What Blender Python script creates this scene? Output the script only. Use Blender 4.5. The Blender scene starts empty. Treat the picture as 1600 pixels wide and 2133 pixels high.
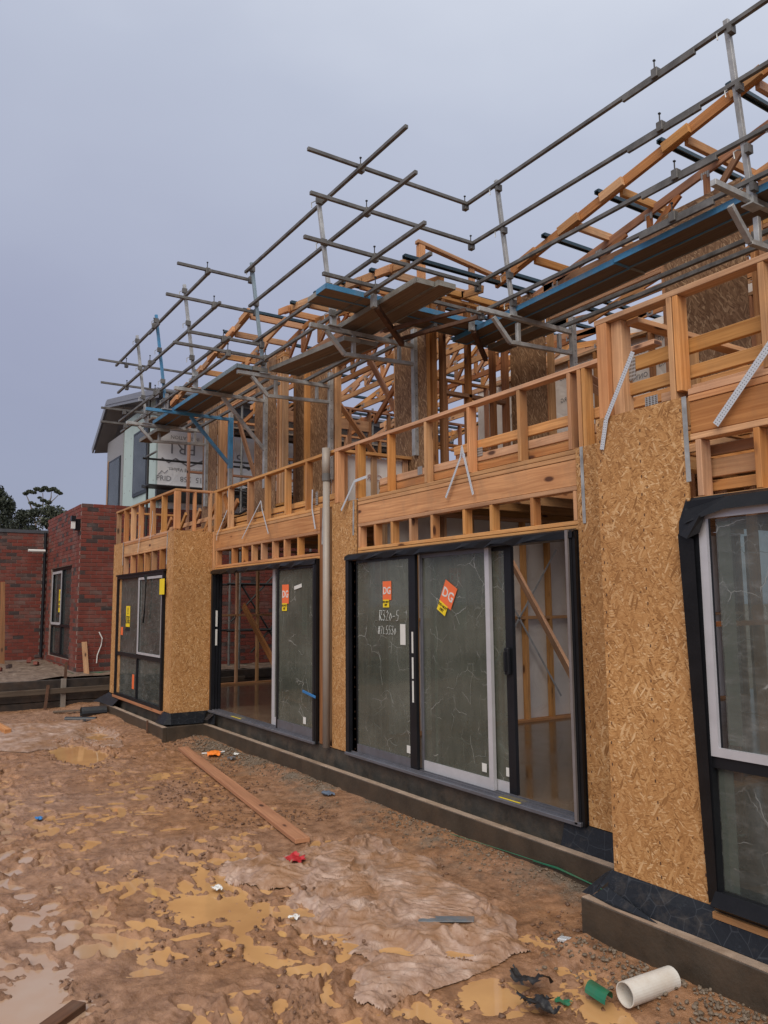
import bpy, bmesh, math, random
import numpy as np
from mathutils import Vector, Matrix
random.seed(7)
rng = np.random.default_rng(11)
S = bpy.context.scene
COL = S.collection
R = math.radians
V = Vector

# ------------------------------------------------------------------ camera, sky, sun, exposure
cam = bpy.data.objects.new('camera', bpy.data.cameras.new('camera'))
COL.objects.link(cam)
cam.data.sensor_fit = 'HORIZONTAL'; cam.data.sensor_width = 36; cam.data.lens = 36.54
cam.data.clip_start = .05; cam.data.clip_end = 2000
_yaw, _pit, _rol = R(33.03665), R(6.74672), R(-0.47841)
_f = V((-math.cos(_yaw), math.sin(_yaw), 0)); _r = V((math.sin(_yaw), math.cos(_yaw), 0)); _u = V((0, 0, 1))
_f2 = _f*math.cos(_pit)+_u*math.sin(_pit); _u2 = -_f*math.sin(_pit)+_u*math.cos(_pit)
_r3 = _r*math.cos(_rol)+_u2*math.sin(_rol); _u3 = -_r*math.sin(_rol)+_u2*math.cos(_rol)
M = Matrix((( _r3.x, _u3.x, -_f2.x, 0), (_r3.y, _u3.y, -_f2.y, -4.335), (_r3.z, _u3.z, -_f2.z, 1.564), (0, 0, 0, 1)))
cam.matrix_world = M
S.camera = cam
S.render.resolution_x = 768; S.render.resolution_y = 1024

W = bpy.data.worlds.new('World'); S.world = W; W.use_nodes = True
nt = W.node_tree; N = nt.nodes; L = nt.links
N.clear()
SUN_EL, SUN_AZ = R(45), R(138)
sky = N.new('ShaderNodeTexSky'); sky.sky_type = 'NISHITA'; sky.sun_disc = False
sky.sun_elevation = SUN_EL; sky.sun_rotation = SUN_AZ
tc = N.new('ShaderNodeTexCoord'); sep = N.new('ShaderNodeSeparateXYZ'); L.new(tc.outputs['Generated'], sep.inputs[0])
nz = N.new('ShaderNodeTexNoise'); nz.inputs['Scale'].default_value = 1.3; nz.inputs['Detail'].default_value = 5; nz.inputs['Roughness'].default_value = .5
mp = N.new('ShaderNodeMapping'); mp.inputs['Scale'].default_value = (1, 1, 2.2); L.new(tc.outputs['Generated'], mp.inputs[0]); L.new(mp.outputs[0], nz.inputs[0])
ma = N.new('ShaderNodeMath'); ma.operation = 'MULTIPLY_ADD'; L.new(nz.outputs[0], ma.inputs[0]); ma.inputs[1].default_value = .44; 
mb_ = N.new('ShaderNodeMath'); mb_.operation = 'ADD'; L.new(sep.outputs[2], mb_.inputs[0]); mb_.inputs[1].default_value = -.22
vd = N.new('ShaderNodeVectorMath'); vd.operation = 'DOT_PRODUCT'; L.new(tc.outputs['Generated'], vd.inputs[0]); vd.inputs[1].default_value = (.10, .17, 0)
mc_ = N.new('ShaderNodeMath'); mc_.operation = 'ADD'; L.new(mb_.outputs[0], mc_.inputs[0]); L.new(vd.outputs['Value'], mc_.inputs[1])
L.new(mc_.outputs[0], ma.inputs[2])
rp = N.new('ShaderNodeValToRGB'); L.new(ma.outputs[0], rp.inputs[0])
for i, (p, c) in enumerate([(0, (1.68, 1.80, 2.45)), (.2, (2.0, 2.13, 2.85)), (.55, (2.85, 3.08, 3.75)), (1, (5.2, 5.45, 5.8))]):
    e = rp.color_ramp.elements[i] if i < 2 else rp.color_ramp.elements.new(p)
    e.position = p; e.color = (*c, 1)
mx = N.new('ShaderNodeMix'); mx.data_type = 'RGBA'; mx.inputs[0].default_value = .94
L.new(sky.outputs[0], mx.inputs[6]); L.new(rp.outputs[0], mx.inputs[7])
bg = N.new('ShaderNodeBackground'); bg.inputs[1].default_value = .1; L.new(mx.outputs[2], bg.inputs[0])
wo = N.new('ShaderNodeOutputWorld'); L.new(bg.outputs[0], wo.inputs[0])

sl = bpy.data.lights.new('sun', 'SUN'); sl.energy = 1.5; sl.angle = R(50); sl.color = (1, .90, .76)
so = bpy.data.objects.new('sun', sl); COL.objects.link(so)
_sd = V((math.sin(SUN_AZ)*math.cos(SUN_EL), math.cos(SUN_AZ)*math.cos(SUN_EL), math.sin(SUN_EL)))
so.rotation_euler = _sd.to_track_quat('Z', 'Y').to_euler(); so.location = (0, -20, 30)
vs = S.view_settings; vs.view_transform = 'Standard'; vs.look = 'None'; vs.gamma = 1; vs.exposure = 0.85
S.render.engine = 'CYCLES'

# ------------------------------------------------------------------ materials
class NT:
    def __init__(s, name):
        s.m = bpy.data.materials.new(name); s.m.use_nodes = True
        s.t = s.m.node_tree; s.t.nodes.clear()
        s.out = s.n('ShaderNodeOutputMaterial'); s.b = s.n('ShaderNodeBsdfPrincipled')
        s.l(s.b.outputs[0], s.out.inputs[0])
    def n(s, k, **kw):
        x = s.t.nodes.new(k)
        for a, b in kw.items(): setattr(x, a, b)
        return x
    def l(s, a, b): s.t.links.new(a, b)
    def put(s, sock, v):
        if isinstance(v, bpy.types.NodeSocket): s.l(v, sock)
        elif isinstance(v, (tuple, list)) and len(v) == 3 and sock.type == 'RGBA': sock.default_value = (*v, 1)
        else: sock.default_value = v
    def uv(s, scale=(1, 1, 1), rot=0.0):
        u = s.n('ShaderNodeUVMap'); return s.map(u.outputs[0], scale, rot)
    def pos(s, scale=(1, 1, 1)):
        g = s.n('ShaderNodeNewGeometry'); return s.map(g.outputs['Position'], scale)
    def map(s, v, scale=(1, 1, 1), rot=0.0, loc=(0, 0, 0)):
        m = s.n('ShaderNodeMapping'); s.l(v, m.inputs[0]); m.inputs['Scale'].default_value = scale
        m.inputs['Rotation'].default_value = (0, 0, rot); m.inputs['Location'].default_value = loc; return m.outputs[0]
    def noise(s, v, scale=5, detail=4, rough=.55, dist=0, col=False):
        x = s.n('ShaderNodeTexNoise'); s.l(v, x.inputs[0]); x.inputs['Scale'].default_value = scale
        x.inputs['Detail'].default_value = detail; x.inputs['Roughness'].default_value = rough; x.inputs['Distortion'].default_value = dist
        return x.outputs[1 if col else 0]
    def vor(s, v, scale=5, feat='F1', out='Distance', rnd=1):
        x = s.n('ShaderNodeTexVoronoi'); x.feature = feat; s.l(v, x.inputs['Vector']); x.inputs['Scale'].default_value = scale
        x.inputs['Randomness'].default_value = rnd; return x.outputs[out]
    def math(s, op, a, b=0.0, c=0.0):
        x = s.n('ShaderNodeMath'); x.operation = op
        for i, q in enumerate((a, b, c)): s.put(x.inputs[i], q)
        return x.outputs[0]
    def ramp(s, f, pts):
        x = s.n('ShaderNodeValToRGB'); s.put(x.inputs[0], f); cr = x.color_ramp
        for i, (p, c) in enumerate(pts):
            e = cr.elements[i] if i < 2 else cr.elements.new(p)
            e.position = p; e.color = (*c, 1) if isinstance(c, (tuple, list)) else (c, c, c, 1)
        return x.outputs[0]
    def mix(s, f, a, b, mode='MIX'):
        x = s.n('ShaderNodeMix'); x.data_type = 'RGBA'; x.blend_type = mode
        s.put(x.inputs[0], f); s.put(x.inputs[6], a); s.put(x.inputs[7], b); return x.outputs[2]
    def hsv(s, c, h=.5, sa=1, v=1):
        x = s.n('ShaderNodeHueSaturation'); s.put(x.inputs['Color'], c); s.put(x.inputs['Hue'], h); s.put(x.inputs['Saturation'], sa); s.put(x.inputs['Value'], v); return x.outputs[0]
    def rnd(s):
        o = s.n('ShaderNodeObjectInfo'); return o.outputs['Random']
    def island(s):
        o = s.n('ShaderNodeNewGeometry'); return o.outputs['Random Per Island']
    def bump(s, h, strength=.3, dist=.01):
        x = s.n('ShaderNodeBump'); s.put(x.inputs['Height'], h); x.inputs['Strength'].default_value = strength; x.inputs['Distance'].default_value = dist
        s.l(x.outputs[0], s.b.inputs['Normal']); return x.outputs[0]
    def set(s, color=None, rough=None, metal=None, spec=None):
        if color is not None: s.put(s.b.inputs['Base Color'], color)
        if rough is not None: s.put(s.b.inputs['Roughness'], rough)
        if metal is not None: s.put(s.b.inputs['Metallic'], metal)
        if spec is not None: s.put(s.b.inputs['Specular IOR Level'], spec)
        return s

def wood(name, base, dark, knot=(.10, .036, .014), grey=.38):
    t = NT(name); r = t.rnd()
    u = t.uv((1, 1, 1))
    w = t.noise(u, 2.2, 3, col=True)
    wv = t.n('ShaderNodeVectorMath', operation='MULTIPLY_ADD'); t.l(w, wv.inputs[0]); wv.inputs[1].default_value = (.10, .035, 0); t.l(u, wv.inputs[2])
    g1 = t.noise(t.map(wv.outputs[0], (1.6, 55, 1)), 1, 5, .6)
    g2 = t.noise(t.map(wv.outputs[0], (.7, 14, 1)), 1, 3, .5)
    col = t.mix(t.ramp(g1, [(.38, 0.), (.68, 1.)]), base, dark)
    col = t.mix(t.math('MULTIPLY', t.ramp(g2, [(.4, 0.), (.7, 1.)]), .55), col, tuple(.72*a for a in dark))
    kn = t.vor(t.map(wv.outputs[0], (2.3, 6.2, 1)), 1.0)
    km = t.ramp(kn, [(.09, 1.), (.16, 0.)])
    kr = t.ramp(kn, [(.13, .6), (.40, 0.)])
    pick = t.ramp(t.vor(t.map(wv.outputs[0], (2.3, 6.2, 1)), 1.0, out='Color'), [(.38, 0.), (.43, 1.)])
    col = t.mix(t.math('MULTIPLY', kr, pick), col, dark)
    col = t.mix(t.math('MULTIPLY', km, pick), col, knot)
    st = t.noise(t.pos((1, 1, .6)), 3.1, 5, .65)
    col = t.mix(t.math('MULTIPLY', t.ramp(st, [(.5, 0.), (.75, 1.)]), grey), col, (.16, .12, .085))
    col = t.hsv(col, t.math('MULTIPLY_ADD', r, .012, .492), t.math('MULTIPLY_ADD', t.math('FRACT', t.math('MULTIPLY', r, 5.3)), -.25, 1.0), t.math('MULTIPLY_ADD', t.math('FRACT', t.math('MULTIPLY', r, 9.7)), .48, .70))
    t.set(col, t.math('MULTIPLY_ADD', g1, .25, .48), 0, .22)
    t.bump(g1, .25, .003)
    return t.m
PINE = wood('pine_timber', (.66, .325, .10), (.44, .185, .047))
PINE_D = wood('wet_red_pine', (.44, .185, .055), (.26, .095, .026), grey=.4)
WOOD_G = wood('grey_weathered_timber', (.17, .125, .09), (.085, .06, .044), grey=.5)
WOOD_W = wood('wet_loose_timber', (.40, .175, .055), (.25, .095, .03), grey=.25)

WOOD_D = wood('dark_wet_timber', (.19, .085, .038), (.10, .042, .018), grey=.4)
def osb_mat():
    t = NT('osb_board'); u = t.uv()
    base = None; hs = None
    for i, (a, sx, sy, th) in enumerate([(.35, 13, 75, 0), (1.25, 17, 90, .4), (2.25, 14, 80, .45), (.8, 22, 110, .5), (1.75, 26, 120, .5), (2.7, 11, 62, .72)]):
        w = t.noise(t.map(u, (1, 1, 1), 0, (i*3.1, i*1.7, 0)), 4.5, 2, col=True)
        wv = t.n('ShaderNodeVectorMath', operation='MULTIPLY_ADD'); t.l(w, wv.inputs[0]); wv.inputs[1].default_value = (.055, .055, 0); t.l(u, wv.inputs[2])
        v = t.map(wv.outputs[0], (1, 1, 1), a)
        v = t.map(v, (sx, sy, 1), 0, (i*7.3, i*2.9, 0))
        c = t.vor(v, 1, out='Color'); d = t.vor(v, 1)
        sp = t.n('ShaderNodeSeparateColor'); t.l(c, sp.inputs[0])
        g = t.noise(t.map(v, (.5, 6, 1)), 1, 3)
        cc = t.ramp(t.math('ADD', sp.outputs[0], t.math('MULTIPLY_ADD', g, .5, -.25)), [(.0, (.25, .11, .024)), (.22, (.40, .19, .048)), (.6, (.50, .25, .072)), (.87, (.58, .32, .108)), (1., (.72, .48, .24))])
        if base is None: base = cc; hs = sp.outputs[2]
        else:
            k = t.math('GREATER_THAN', sp.outputs[1], th)
            k = t.math('MULTIPLY', k, t.ramp(d, [(.42, 1.), (.55, 0.)]))
            base = t.mix(k, base, cc)
            hs = t.math('ADD', t.math('MULTIPLY', hs, t.math('SUBTRACT', 1.0, k)), t.math('MULTIPLY', k, sp.outputs[2]))
    dk = t.vor(t.map(u, (13, 11, 1)), 1)
    base = t.mix(t.math('MULTIPLY', t.ramp(dk, [(.05, 1.), (.10, 0.)]), .8), base, (.05, .02, .008))
    big = t.noise(t.pos(), 1.3, 4)
    base = t.mix(t.ramp(big, [(.35, .0), (.7, .38)]), base, (.30, .135, .04))
    t.set(t.hsv(base, .498, .93, t.math('MULTIPLY_ADD', t.rnd(), .16, .88)), .6, 0, .2)
    t.bump(hs, .35, .004)
    return t.m
OSB = osb_mat()
def osb2():
    t = NT('osb_board_weathered'); u = t.uv()
    base = None
    for i, (a, sx, sy, th) in enumerate([(.1, 9, 55, 0), (-.28, 12, 70, .4), (.55, 14, 80, .5)]):
        w = t.noise(u, 4, 2, col=True)
        wv = t.n('ShaderNodeVectorMath', operation='MULTIPLY_ADD'); t.l(w, wv.inputs[0]); wv.inputs[1].default_value = (.09, .09, 0); t.l(u, wv.inputs[2])
        v = t.map(t.map(wv.outputs[0], (1, 1, 1), a), (sx, sy, 1), 0, (i*4.3, i*2.9, 0))
        sp = t.n('ShaderNodeSeparateColor'); t.l(t.vor(v, 1, out='Color'), sp.inputs[0])
        cc = t.ramp(sp.outputs[0], [(.0, (.13, .062, .026)), (.5, (.22, .118, .056)), (.85, (.30, .175, .09)), (1., (.44, .29, .165))])
        base = cc if base is None else t.mix(t.math('GREATER_THAN', sp.outputs[1], th), base, cc)
    t.set(base, .7); t.bump(t.noise(u, 40, 3), .3, .004)
    return t.m
OSBW = osb2()

def simple(name, col, rough=.6, metal=0, var=.15, scale=6, bump=0, spec=None, dirt=None, dirtamt=.5):
    t = NT(name); p = t.pos()
    n = t.noise(p, scale, 6, .6)
    c = t.mix(t.ramp(n, [(.3, 0.), (.7, 1.)]), tuple(max(0, a*(1-var)) for a in col), tuple(min(1, a*(1+var)) for a in col))
    if dirt: c = t.mix(t.math('MULTIPLY', t.ramp(t.noise(p, 3.7, 6, .7), [(.45, 0.), (.7, 1.)]), dirtamt), c, dirt)
    t.set(c, t.math('MULTIPLY_ADD', n, .2, rough-.1), metal, spec)
    if bump: t.bump(t.noise(p, scale*8, 5), bump, .006)
    return t.m
GALV = simple('galvanised_steel', (.44, .45, .45), .5, .4, .25, 9, dirt=(.14, .12, .10))
STEEL = simple('dull_scaffold_tube', (.15, .147, .143), .55, .3, .35, 7, dirt=(.055, .043, .034), spec=.3)
STRAPM = simple('perforated_zinc_strap', (.52, .56, .62), .35, .85, .15, 12)
BLUE = simple('worn_blue_paint', (.06, .24, .45), .45, 0, .2, 5, dirt=(.17, .22, .27), dirtamt=.7)
BLUEP = simple('pale_blue_steel', (.30, .38, .42), .5, .5, .15, 5)
PLYU = NT('plank_plywood_underside')
_u = PLYU.uv(); _g = PLYU.noise(PLYU.map(_u, (1.2, 60, 1)), 1, 4)
PLYU.set(PLYU.hsv(PLYU.ramp(_g, [(.3, (.11, .072, .045)), (.7, (.185, .128, .085))]), .5, .9, PLYU.math('MULTIPLY_ADD', PLYU.rnd(), .5, .75)), .7); PLYU = PLYU.m
PLANKG = simple('grey_plank_edge', (.27, .265, .24), .6, .3, .2, 8, dirt=(.16, .12, .08))
BLACKAL = simple('black_powder_coat', (.010, .011, .014), .38, 0, .2, 5, spec=.3)
GREYAL = simple('grey_sill_aluminium', (.135, .14, .165), .38, .3, .15, 7, dirt=(.10, .09, .09))
SILVAL = simple('silver_film_aluminium', (.50, .50, .535), .35, .2, .06, 9)
FLASH = simple('black_flashing_plastic', (.008, .008, .009), .38, 0, .3, 8, bump=.15, spec=.28)
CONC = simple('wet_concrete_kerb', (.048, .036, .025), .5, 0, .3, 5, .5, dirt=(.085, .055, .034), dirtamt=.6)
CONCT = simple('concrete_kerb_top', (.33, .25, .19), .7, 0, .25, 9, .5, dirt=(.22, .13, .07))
SLABF = simple('slab_edge_dark', (.045, .042, .036), .5, 0, .5, 4, .5, dirt=(.14, .10, .07), dirtamt=.6)
PIPEG = simple('grey_plastic_pipe', (.30, .268, .236), .45, 0, .08, 3, dirt=(.28, .22, .17))
WHITEP = simple('white_plastic', (.66, .64, .60), .4, 0, .07, 4, dirt=(.42, .30, .19), dirtamt=.45)
MORTAR = simple('brick_mortar', (.25, .19, .165), .85, 0, .25, 9, .5)
RUST = simple('rusty_steel', (.10, .05, .03), .75, .2, .4, 14, .3)
SLEEPER = simple('dark_timber_sleeper', (.028, .021, .017), .55, 0, .5, 9, .5, dirt=(.10, .055, .03), dirtamt=.35)
ROOFM = simple('grey_roof_metal', (.20, .21, .245), .45, .2, .1, 5)
SOFFIT = simple('grey_soffit_board', (.16, .15, .15), .7, 0, .1, 4)
TEAL = simple('green_cladding_board', (.40, .50, .49), .7, 0, .06, 3)
BATTEN = simple('blue_steel_roof_batten', (.035, .065, .085), .35, .4, .3, 6)
BLACKT = simple('black_scaffold_tube', (.018, .017, .017), .5, .2, .3, 9)
ORANGE = simple('orange_sticker', (.80, .16, .05), .5, 0, .04)
YELLOW = simple('yellow_sticker', (.80, .60, .02), .5, 0, .04)
WHITES = simple('white_paper', (.62, .62, .60), .6, 0, .04)
PALEG = simple('pale_green_paper_and_reflection', (.42, .55, .52), .6, 0, .05)  # paper labels, and the painted stile reflection in the right door
BLACKS = simple('black_ink', (.01, .01, .01), .6, 0, 0)
CHALK = simple('white_marker', (.55, .58, .58), .6, 0, .1)
SCRATCH = simple('pale_film_crease', (.30, .315, .30), .6, 0, .4, 30)
GREYINK = simple('grey_print', (.19, .19, .20), .7, 0, .1)
REDINK = simple('red_print', (.40, .24, .20), .7, 0, .1)
REDP = simple('red_plastic', (.42, .02, .025), .45, 0, .2)
ORANGEP = simple('orange_plastic', (.75, .20, .02), .5, 0, .2)
GREENP = simple('green_plastic', (.012, .14, .07), .4, 0, .2, dirt=(.22, .13, .07), dirtamt=.35)
BLUET = simple('blue_tape', (.03, .17, .42), .5, 0, .1)
RAGB = simple('black_rag', (.014, .013, .014), .5, 0, .4, 20, .6)
TILEG = simple('slate_grey_offcut', (.12, .14, .16), .5, 0, .2, scale=14, dirt=(.25, .14, .075), dirtamt=.95)
INSUL = simple('black_foam_tube', (.02, .02, .02), .8, 0, .2)

def plate_mat():
    t = NT('nail_plate_teeth'); u = t.uv()
    ch = t.vor(t.map(u, (45, 90, 1)), 1, rnd=.0)
    t.set(t.mix(t.ramp(ch, [(.3, 1.), (.42, 0.)]), (.40, .41, .42), (.12, .09, .07)), .5, .3)
    t.bump(ch, .6, .003); return t.m
NAILP = plate_mat()
def strap_mat():
    t = NT('punched_strap'); u = t.uv()
    ch = t.vor(t.map(u, (66, 66, 1)), 1, rnd=0)
    t.set(t.mix(t.ramp(ch, [(.14, 1.), (.2, 0.)]), (.62, .65, .68), (.05, .05, .055)), .4, .3)
    t.bump(ch, .4, .002); return t.m
STRAP = strap_mat()

def wrap_mat(name, col):
    t = NT(name); p = t.pos()
    t.set(t.mix(t.ramp(t.noise(p, 2.1, 5), [(.3, 0.), (.75, 1.)]), col, tuple(a*.8 for a in col)), .45)
    t.bump(t.noise(p, 2.3, 3, .5, 1.2), .5, .06); return t.m
WRAP = wrap_mat('white_wall_wrap', (.82, .82, .82))
WRAPB = wrap_mat('cream_inner_wrap', (.74, .70, .66))

def membrane():
    t = NT('printed_black_membrane'); u = t.uv()
    w = t.noise(u, 6, 2, col=True)
    wv = t.n('ShaderNodeVectorMath', operation='MULTIPLY_ADD'); t.l(w, wv.inputs[0]); wv.inputs[1].default_value = (.03, .03, 0); t.l(u, wv.inputs[2])
    e = t.vor(t.map(wv.outputs[0], (8, 8, 1)), 1, 'DISTANCE_TO_EDGE')
    lines = t.ramp(e, [(.006, 1.), (.018, 0.)])
    tx = t.math('MULTIPLY', t.ramp(t.noise(t.map(u, (60, 150, 1)), 1, 2), [(.56, 0.), (.6, 1.)]), t.ramp(e, [(.25, 0.), (.3, 1.)]))
    col = t.mix(t.math('MULTIPLY', t.math('MAXIMUM', lines, t.math('MULTIPLY', tx, .6)), .5), (.012, .014, .018), (.055, .062, .072))
    col = t.mix(t.math('MULTIPLY', t.ramp(t.noise(u, 5, 6, .7), [(.52, 0.), (.75, 1.)]), .35), col, (.16, .13, .10))
    t.set(col, .42, 0, .3); t.bump(t.noise(u, 9, 3, .5, 1), .4, .02); return t.m
MEMB = membrane()

def glass_mat(name, film, amt, crack=1.0, smear=.0):
    t = NT(name); u = t.uv()
    t.set(film, .12)
    w = t.noise(u, 5, 4, col=True)
    wv = t.n('ShaderNodeVectorMath', operation='MULTIPLY_ADD'); t.l(w, wv.inputs[0]); wv.inputs[1].default_value = (.14, .14, 0); t.l(u, wv.inputs[2])
    e = t.vor(t.map(wv.outputs[0], (4.2, 3.3, 1)), 1, 'DISTANCE_TO_EDGE')
    ln = t.math('MULTIPLY', t.ramp(e, [(.0015, .9), (.009, 0.)]), t.ramp(t.noise(u, 3.1, 3), [(.5, 0.), (.58, 1.)]))
    e2 = t.vor(t.map(wv.outputs[0], (11, 9, 1)), 1, 'DISTANCE_TO_EDGE')
    ln2 = t.math('MULTIPLY', t.ramp(e2, [(.001, .55), (.013, 0.)]), t.ramp(t.noise(t.map(u, (1, 1, 1), 0, (5, 2, 0)), 3.5, 3), [(.56, 0.), (.63, 1.)]))
    ln = t.math('MULTIPLY', t.math('MAXIMUM', ln, ln2), .75*crack)
    sm = t.math('MULTIPLY', t.ramp(t.noise(t.map(u, (3, 6, 1)), 2.2, 7, .75), [(.50, 0.), (.72, 1.)]), smear)
    ln = t.math('MAXIMUM', ln, sm)
    mot = t.noise(t.map(u, (1.1, .6, 1)), 1.6, 5, .6); stk = t.noise(t.map(u, (1.2, 14, 1)), 1.4, 4, .6)
    fc = t.mix(t.ramp(t.math('ADD', t.math('MULTIPLY', mot, .7), t.math('MULTIPLY', stk, .3)), [(.36, 0.), (.64, 1.)]), tuple(.62*q for q in film), tuple(min(1, 1.3*q) for q in film))
    t.set(t.mix(ln, fc, (.40, .42, .41)), t.math('MULTIPLY_ADD', ln, .5, .05), 0, .9)
    t.bump(t.noise(u, 2.2, 2), .06, .02)
    tr = t.n('ShaderNodeBsdfTransparent'); tr.inputs[0].default_value = (.80, .87, .82, 1)
    ms = t.n('ShaderNodeMixShader'); lw = t.n('ShaderNodeLayerWeight'); lw.inputs[0].default_value = .35
    fac = t.math('MINIMUM', t.math('ADD', t.math('ADD', t.math('MULTIPLY_ADD', lw.outputs[0], .35, amt), t.math('MULTIPLY_ADD', mot, .3, -.15)), ln), 1.0)
    t.l(fac, ms.inputs[0]); t.l(tr.outputs[0], ms.inputs[1]); t.l(t.b.outputs[0], ms.inputs[2]); t.l(ms.outputs[0], t.out.inputs[0])
    return t.m
GLASS = glass_mat('filmed_door_glass', (.175, .178, .152), .36, .9)
GLASSD = glass_mat('dusty_window_glass', (.13, .137, .13), .40, .8, .3)
GLASSN = glass_mat('far_window_glass', (.06, .07, .07), .6, .2, .1)

def brick_mat():
    t = NT('red_clay_brick'); r = t.math('FRACT', t.math('ADD', t.math('MULTIPLY', t.rnd(), 7.31), t.math('MULTIPLY', t.island(), 5.77)))
    p = t.pos()
    c = t.ramp(r, [(0., (.125, .026, .017)), (.4, (.185, .036, .022)), (.62, (.15, .03, .02)), (.80, (.165, .045, .03)), (.88, (.13, .068, .056)), (.93, (.045, .030, .028)), (1., (.035, .028, .029))])
    c = t.mix(t.math('MULTIPLY', t.ramp(t.noise(p, 22, 5, .7), [(.4, 0.), (.75, 1.)]), .35), c, (.065, .015, .011))
    c = t.mix(t.math('MULTIPLY', t.ramp(t.noise(p, 1.4, 6, .72), [(.52, 0.), (.68, 1.)]), .42), c, (.21, .165, .15))
    t.set(c, .8); t.bump(t.noise(p, 60, 4), .4, .004); return t.m
BRICK = brick_mat()

def mud_mat():
    t = NT('wet_red_mud'); p = t.pos()
    a = t.noise(p, .55, 5, .6); b = t.noise(p, 9, 8, .7); c_ = t.noise(p, 55, 6, .7)
    c = t.ramp(b, [(.28, (.11, .05, .021)), (.5, (.285, .142, .068)), (.74, (.45, .24, .125))])
    c = t.mix(t.ramp(a, [(.38, 0.), (.62, .8)]), c, t.ramp(b, [(.3, (.15, .078, .046)), (.7, (.40, .24, .158))]))
    gy = t.n('ShaderNodeSeparateXYZ'); t.l(p, gy.inputs[0])
    k = t.math('MULTIPLY', t.ramp(t.noise(p, 2.3, 6, .7), [(.45, 0.), (.62, 1.)]), t.ramp(t.math('ADD', gy.outputs[1], 1.05), [(.25, 0.), (.7, .8)]))
    c = t.mix(k, c, t.ramp(c_, [(.35, (.075, .065, .05)), (.65, (.21, .19, .155))]))
    t.set(c, t.ramp(t.noise(p, 3.3, 6, .65), [(.35, .14), (.7, .5)]), 0, .42)
    h = t.math('ADD', t.math('MULTIPLY', b, .6), t.math('ADD', t.math('MULTIPLY', c_, .5), t.math('MULTIPLY', t.noise(p, 150, 4, .7), .22)))
    t.bump(h, .8, .022); return t.m
MUD = mud_mat()
def water_mat():
    t = NT('muddy_puddle_water'); p = t.pos()
    g = t.n('ShaderNodeSeparateXYZ'); t.l(p, g.inputs[0])
    k = t.ramp(t.math('MULTIPLY_ADD', g.outputs[1], .8, 3.0), [(.35, (.40, .28, .20)), (.75, (.56, .32, .135))])
    c = t.mix(t.ramp(t.noise(p, 2.4, 4), [(.35, 0.), (.7, .6)]), k, (.36, .185, .08))
    t.set(c, .035, 0, .5); t.bump(t.noise(p, 7, 2), .015, .01); return t.m
WATER = water_mat()
def fabric_mat():
    t = NT('muddy_geotextile'); p = t.pos()
    n = t.noise(p, 7, 7, .7)
    c = t.ramp(n, [(.3, (.19, .105, .065)), (.52, (.36, .24, .18)), (.72, (.52, .40, .33))])
    c = t.mix(t.ramp(t.noise(p, 2.6, 6, .65), [(.42, 0.), (.6, .9)]), c, (.26, .135, .065))
    c = t.mix(t.math('MULTIPLY', t.ramp(t.noise(p, 19, 5, .7), [(.62, 0.), (.72, 1.)]), .7), c, (.10, .055, .032))
    w = t.noise(p, 3, 3, col=True)
    wv = t.n('ShaderNodeVectorMath', operation='MULTIPLY_ADD'); t.l(w, wv.inputs[0]); wv.inputs[1].default_value = (.5, .5, 0); t.l(p, wv.inputs[2])
    f1 = t.noise(t.map(wv.outputs[0], (3, 26, 1), .6), 1, 2); f2 = t.noise(t.map(wv.outputs[0], (22, 4, 1), .3), 1, 2)
    fold = t.math('ADD', t.math('ABSOLUTE', t.math('SUBTRACT', f1, .5)), t.math('ABSOLUTE', t.math('SUBTRACT', f2, .5)))
    t.set(c, .45); t.bump(t.math('ADD', fold, t.math('MULTIPLY', t.noise(p, 48, 5, .65), .35)), .45, .02); return t.m
FABRIC = fabric_mat()
def gravel_mat(name, a, b):
    t = NT(name); i = t.island()
    t.set(t.mix(t.noise(t.pos(), 30, 4), t.ramp(i, [(0., a), (1., b)]), tuple(x*.6 for x in a)), .6); return t.m
GRAVEL = gravel_mat('cement_rubble', (.13, .092, .06), (.29, .225, .165))
CLOD = gravel_mat('mud_clod', (.12, .06, .033), (.25, .135, .078))
def bank_mat():
    t = NT('dirt_bank'); p = t.pos(); b = t.noise(p, 6, 8, .7)
    t.set(t.ramp(b, [(.3, (.07, .045, .03)), (.55, (.19, .135, .10)), (.75, (.30, .25, .20))]), .6); t.bump(b, .8, .06); return t.m
BANK = bank_mat()
def slab_mat():
    t = NT('wet_slab'); p = t.pos(); n = t.noise(p, 1.4, 6)
    t.set(t.ramp(n, [(.3, (.075, .052, .034)), (.7, (.15, .107, .072))]), t.ramp(n, [(.35, .05), (.65, .22)]), 0, .6); return t.m
SLAB = slab_mat()
def leaf_mat(name, a, b):
    t = NT(name); t.set(t.mix(t.island(), a, b), .6); return t.m
LEAF = leaf_mat('gum_leaves', (.022, .032, .018), (.075, .085, .05))
LEAFD = leaf_mat('dark_gum_leaves', (.015, .022, .014), (.04, .05, .03))
BARK = simple('gum_bark', (.17, .14, .12), .8, 0, .3, 4)
def clad_mat():
    t = NT('grey_vertical_cladding'); p = t.pos()
    w = t.n('ShaderNodeTexWave'); w.bands_direction = 'X'; t.l(p, w.inputs[0]); w.inputs['Scale'].default_value = 3.2
    t.set(t.mix(t.ramp(w.outputs[0], [(.0, 0.), (.08, 1.)]), (.10, .10, .11), (.27, .27, .285)), .6); t.bump(w.outputs[0], .5, .02); return t.m
CLAD = clad_mat()

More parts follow.
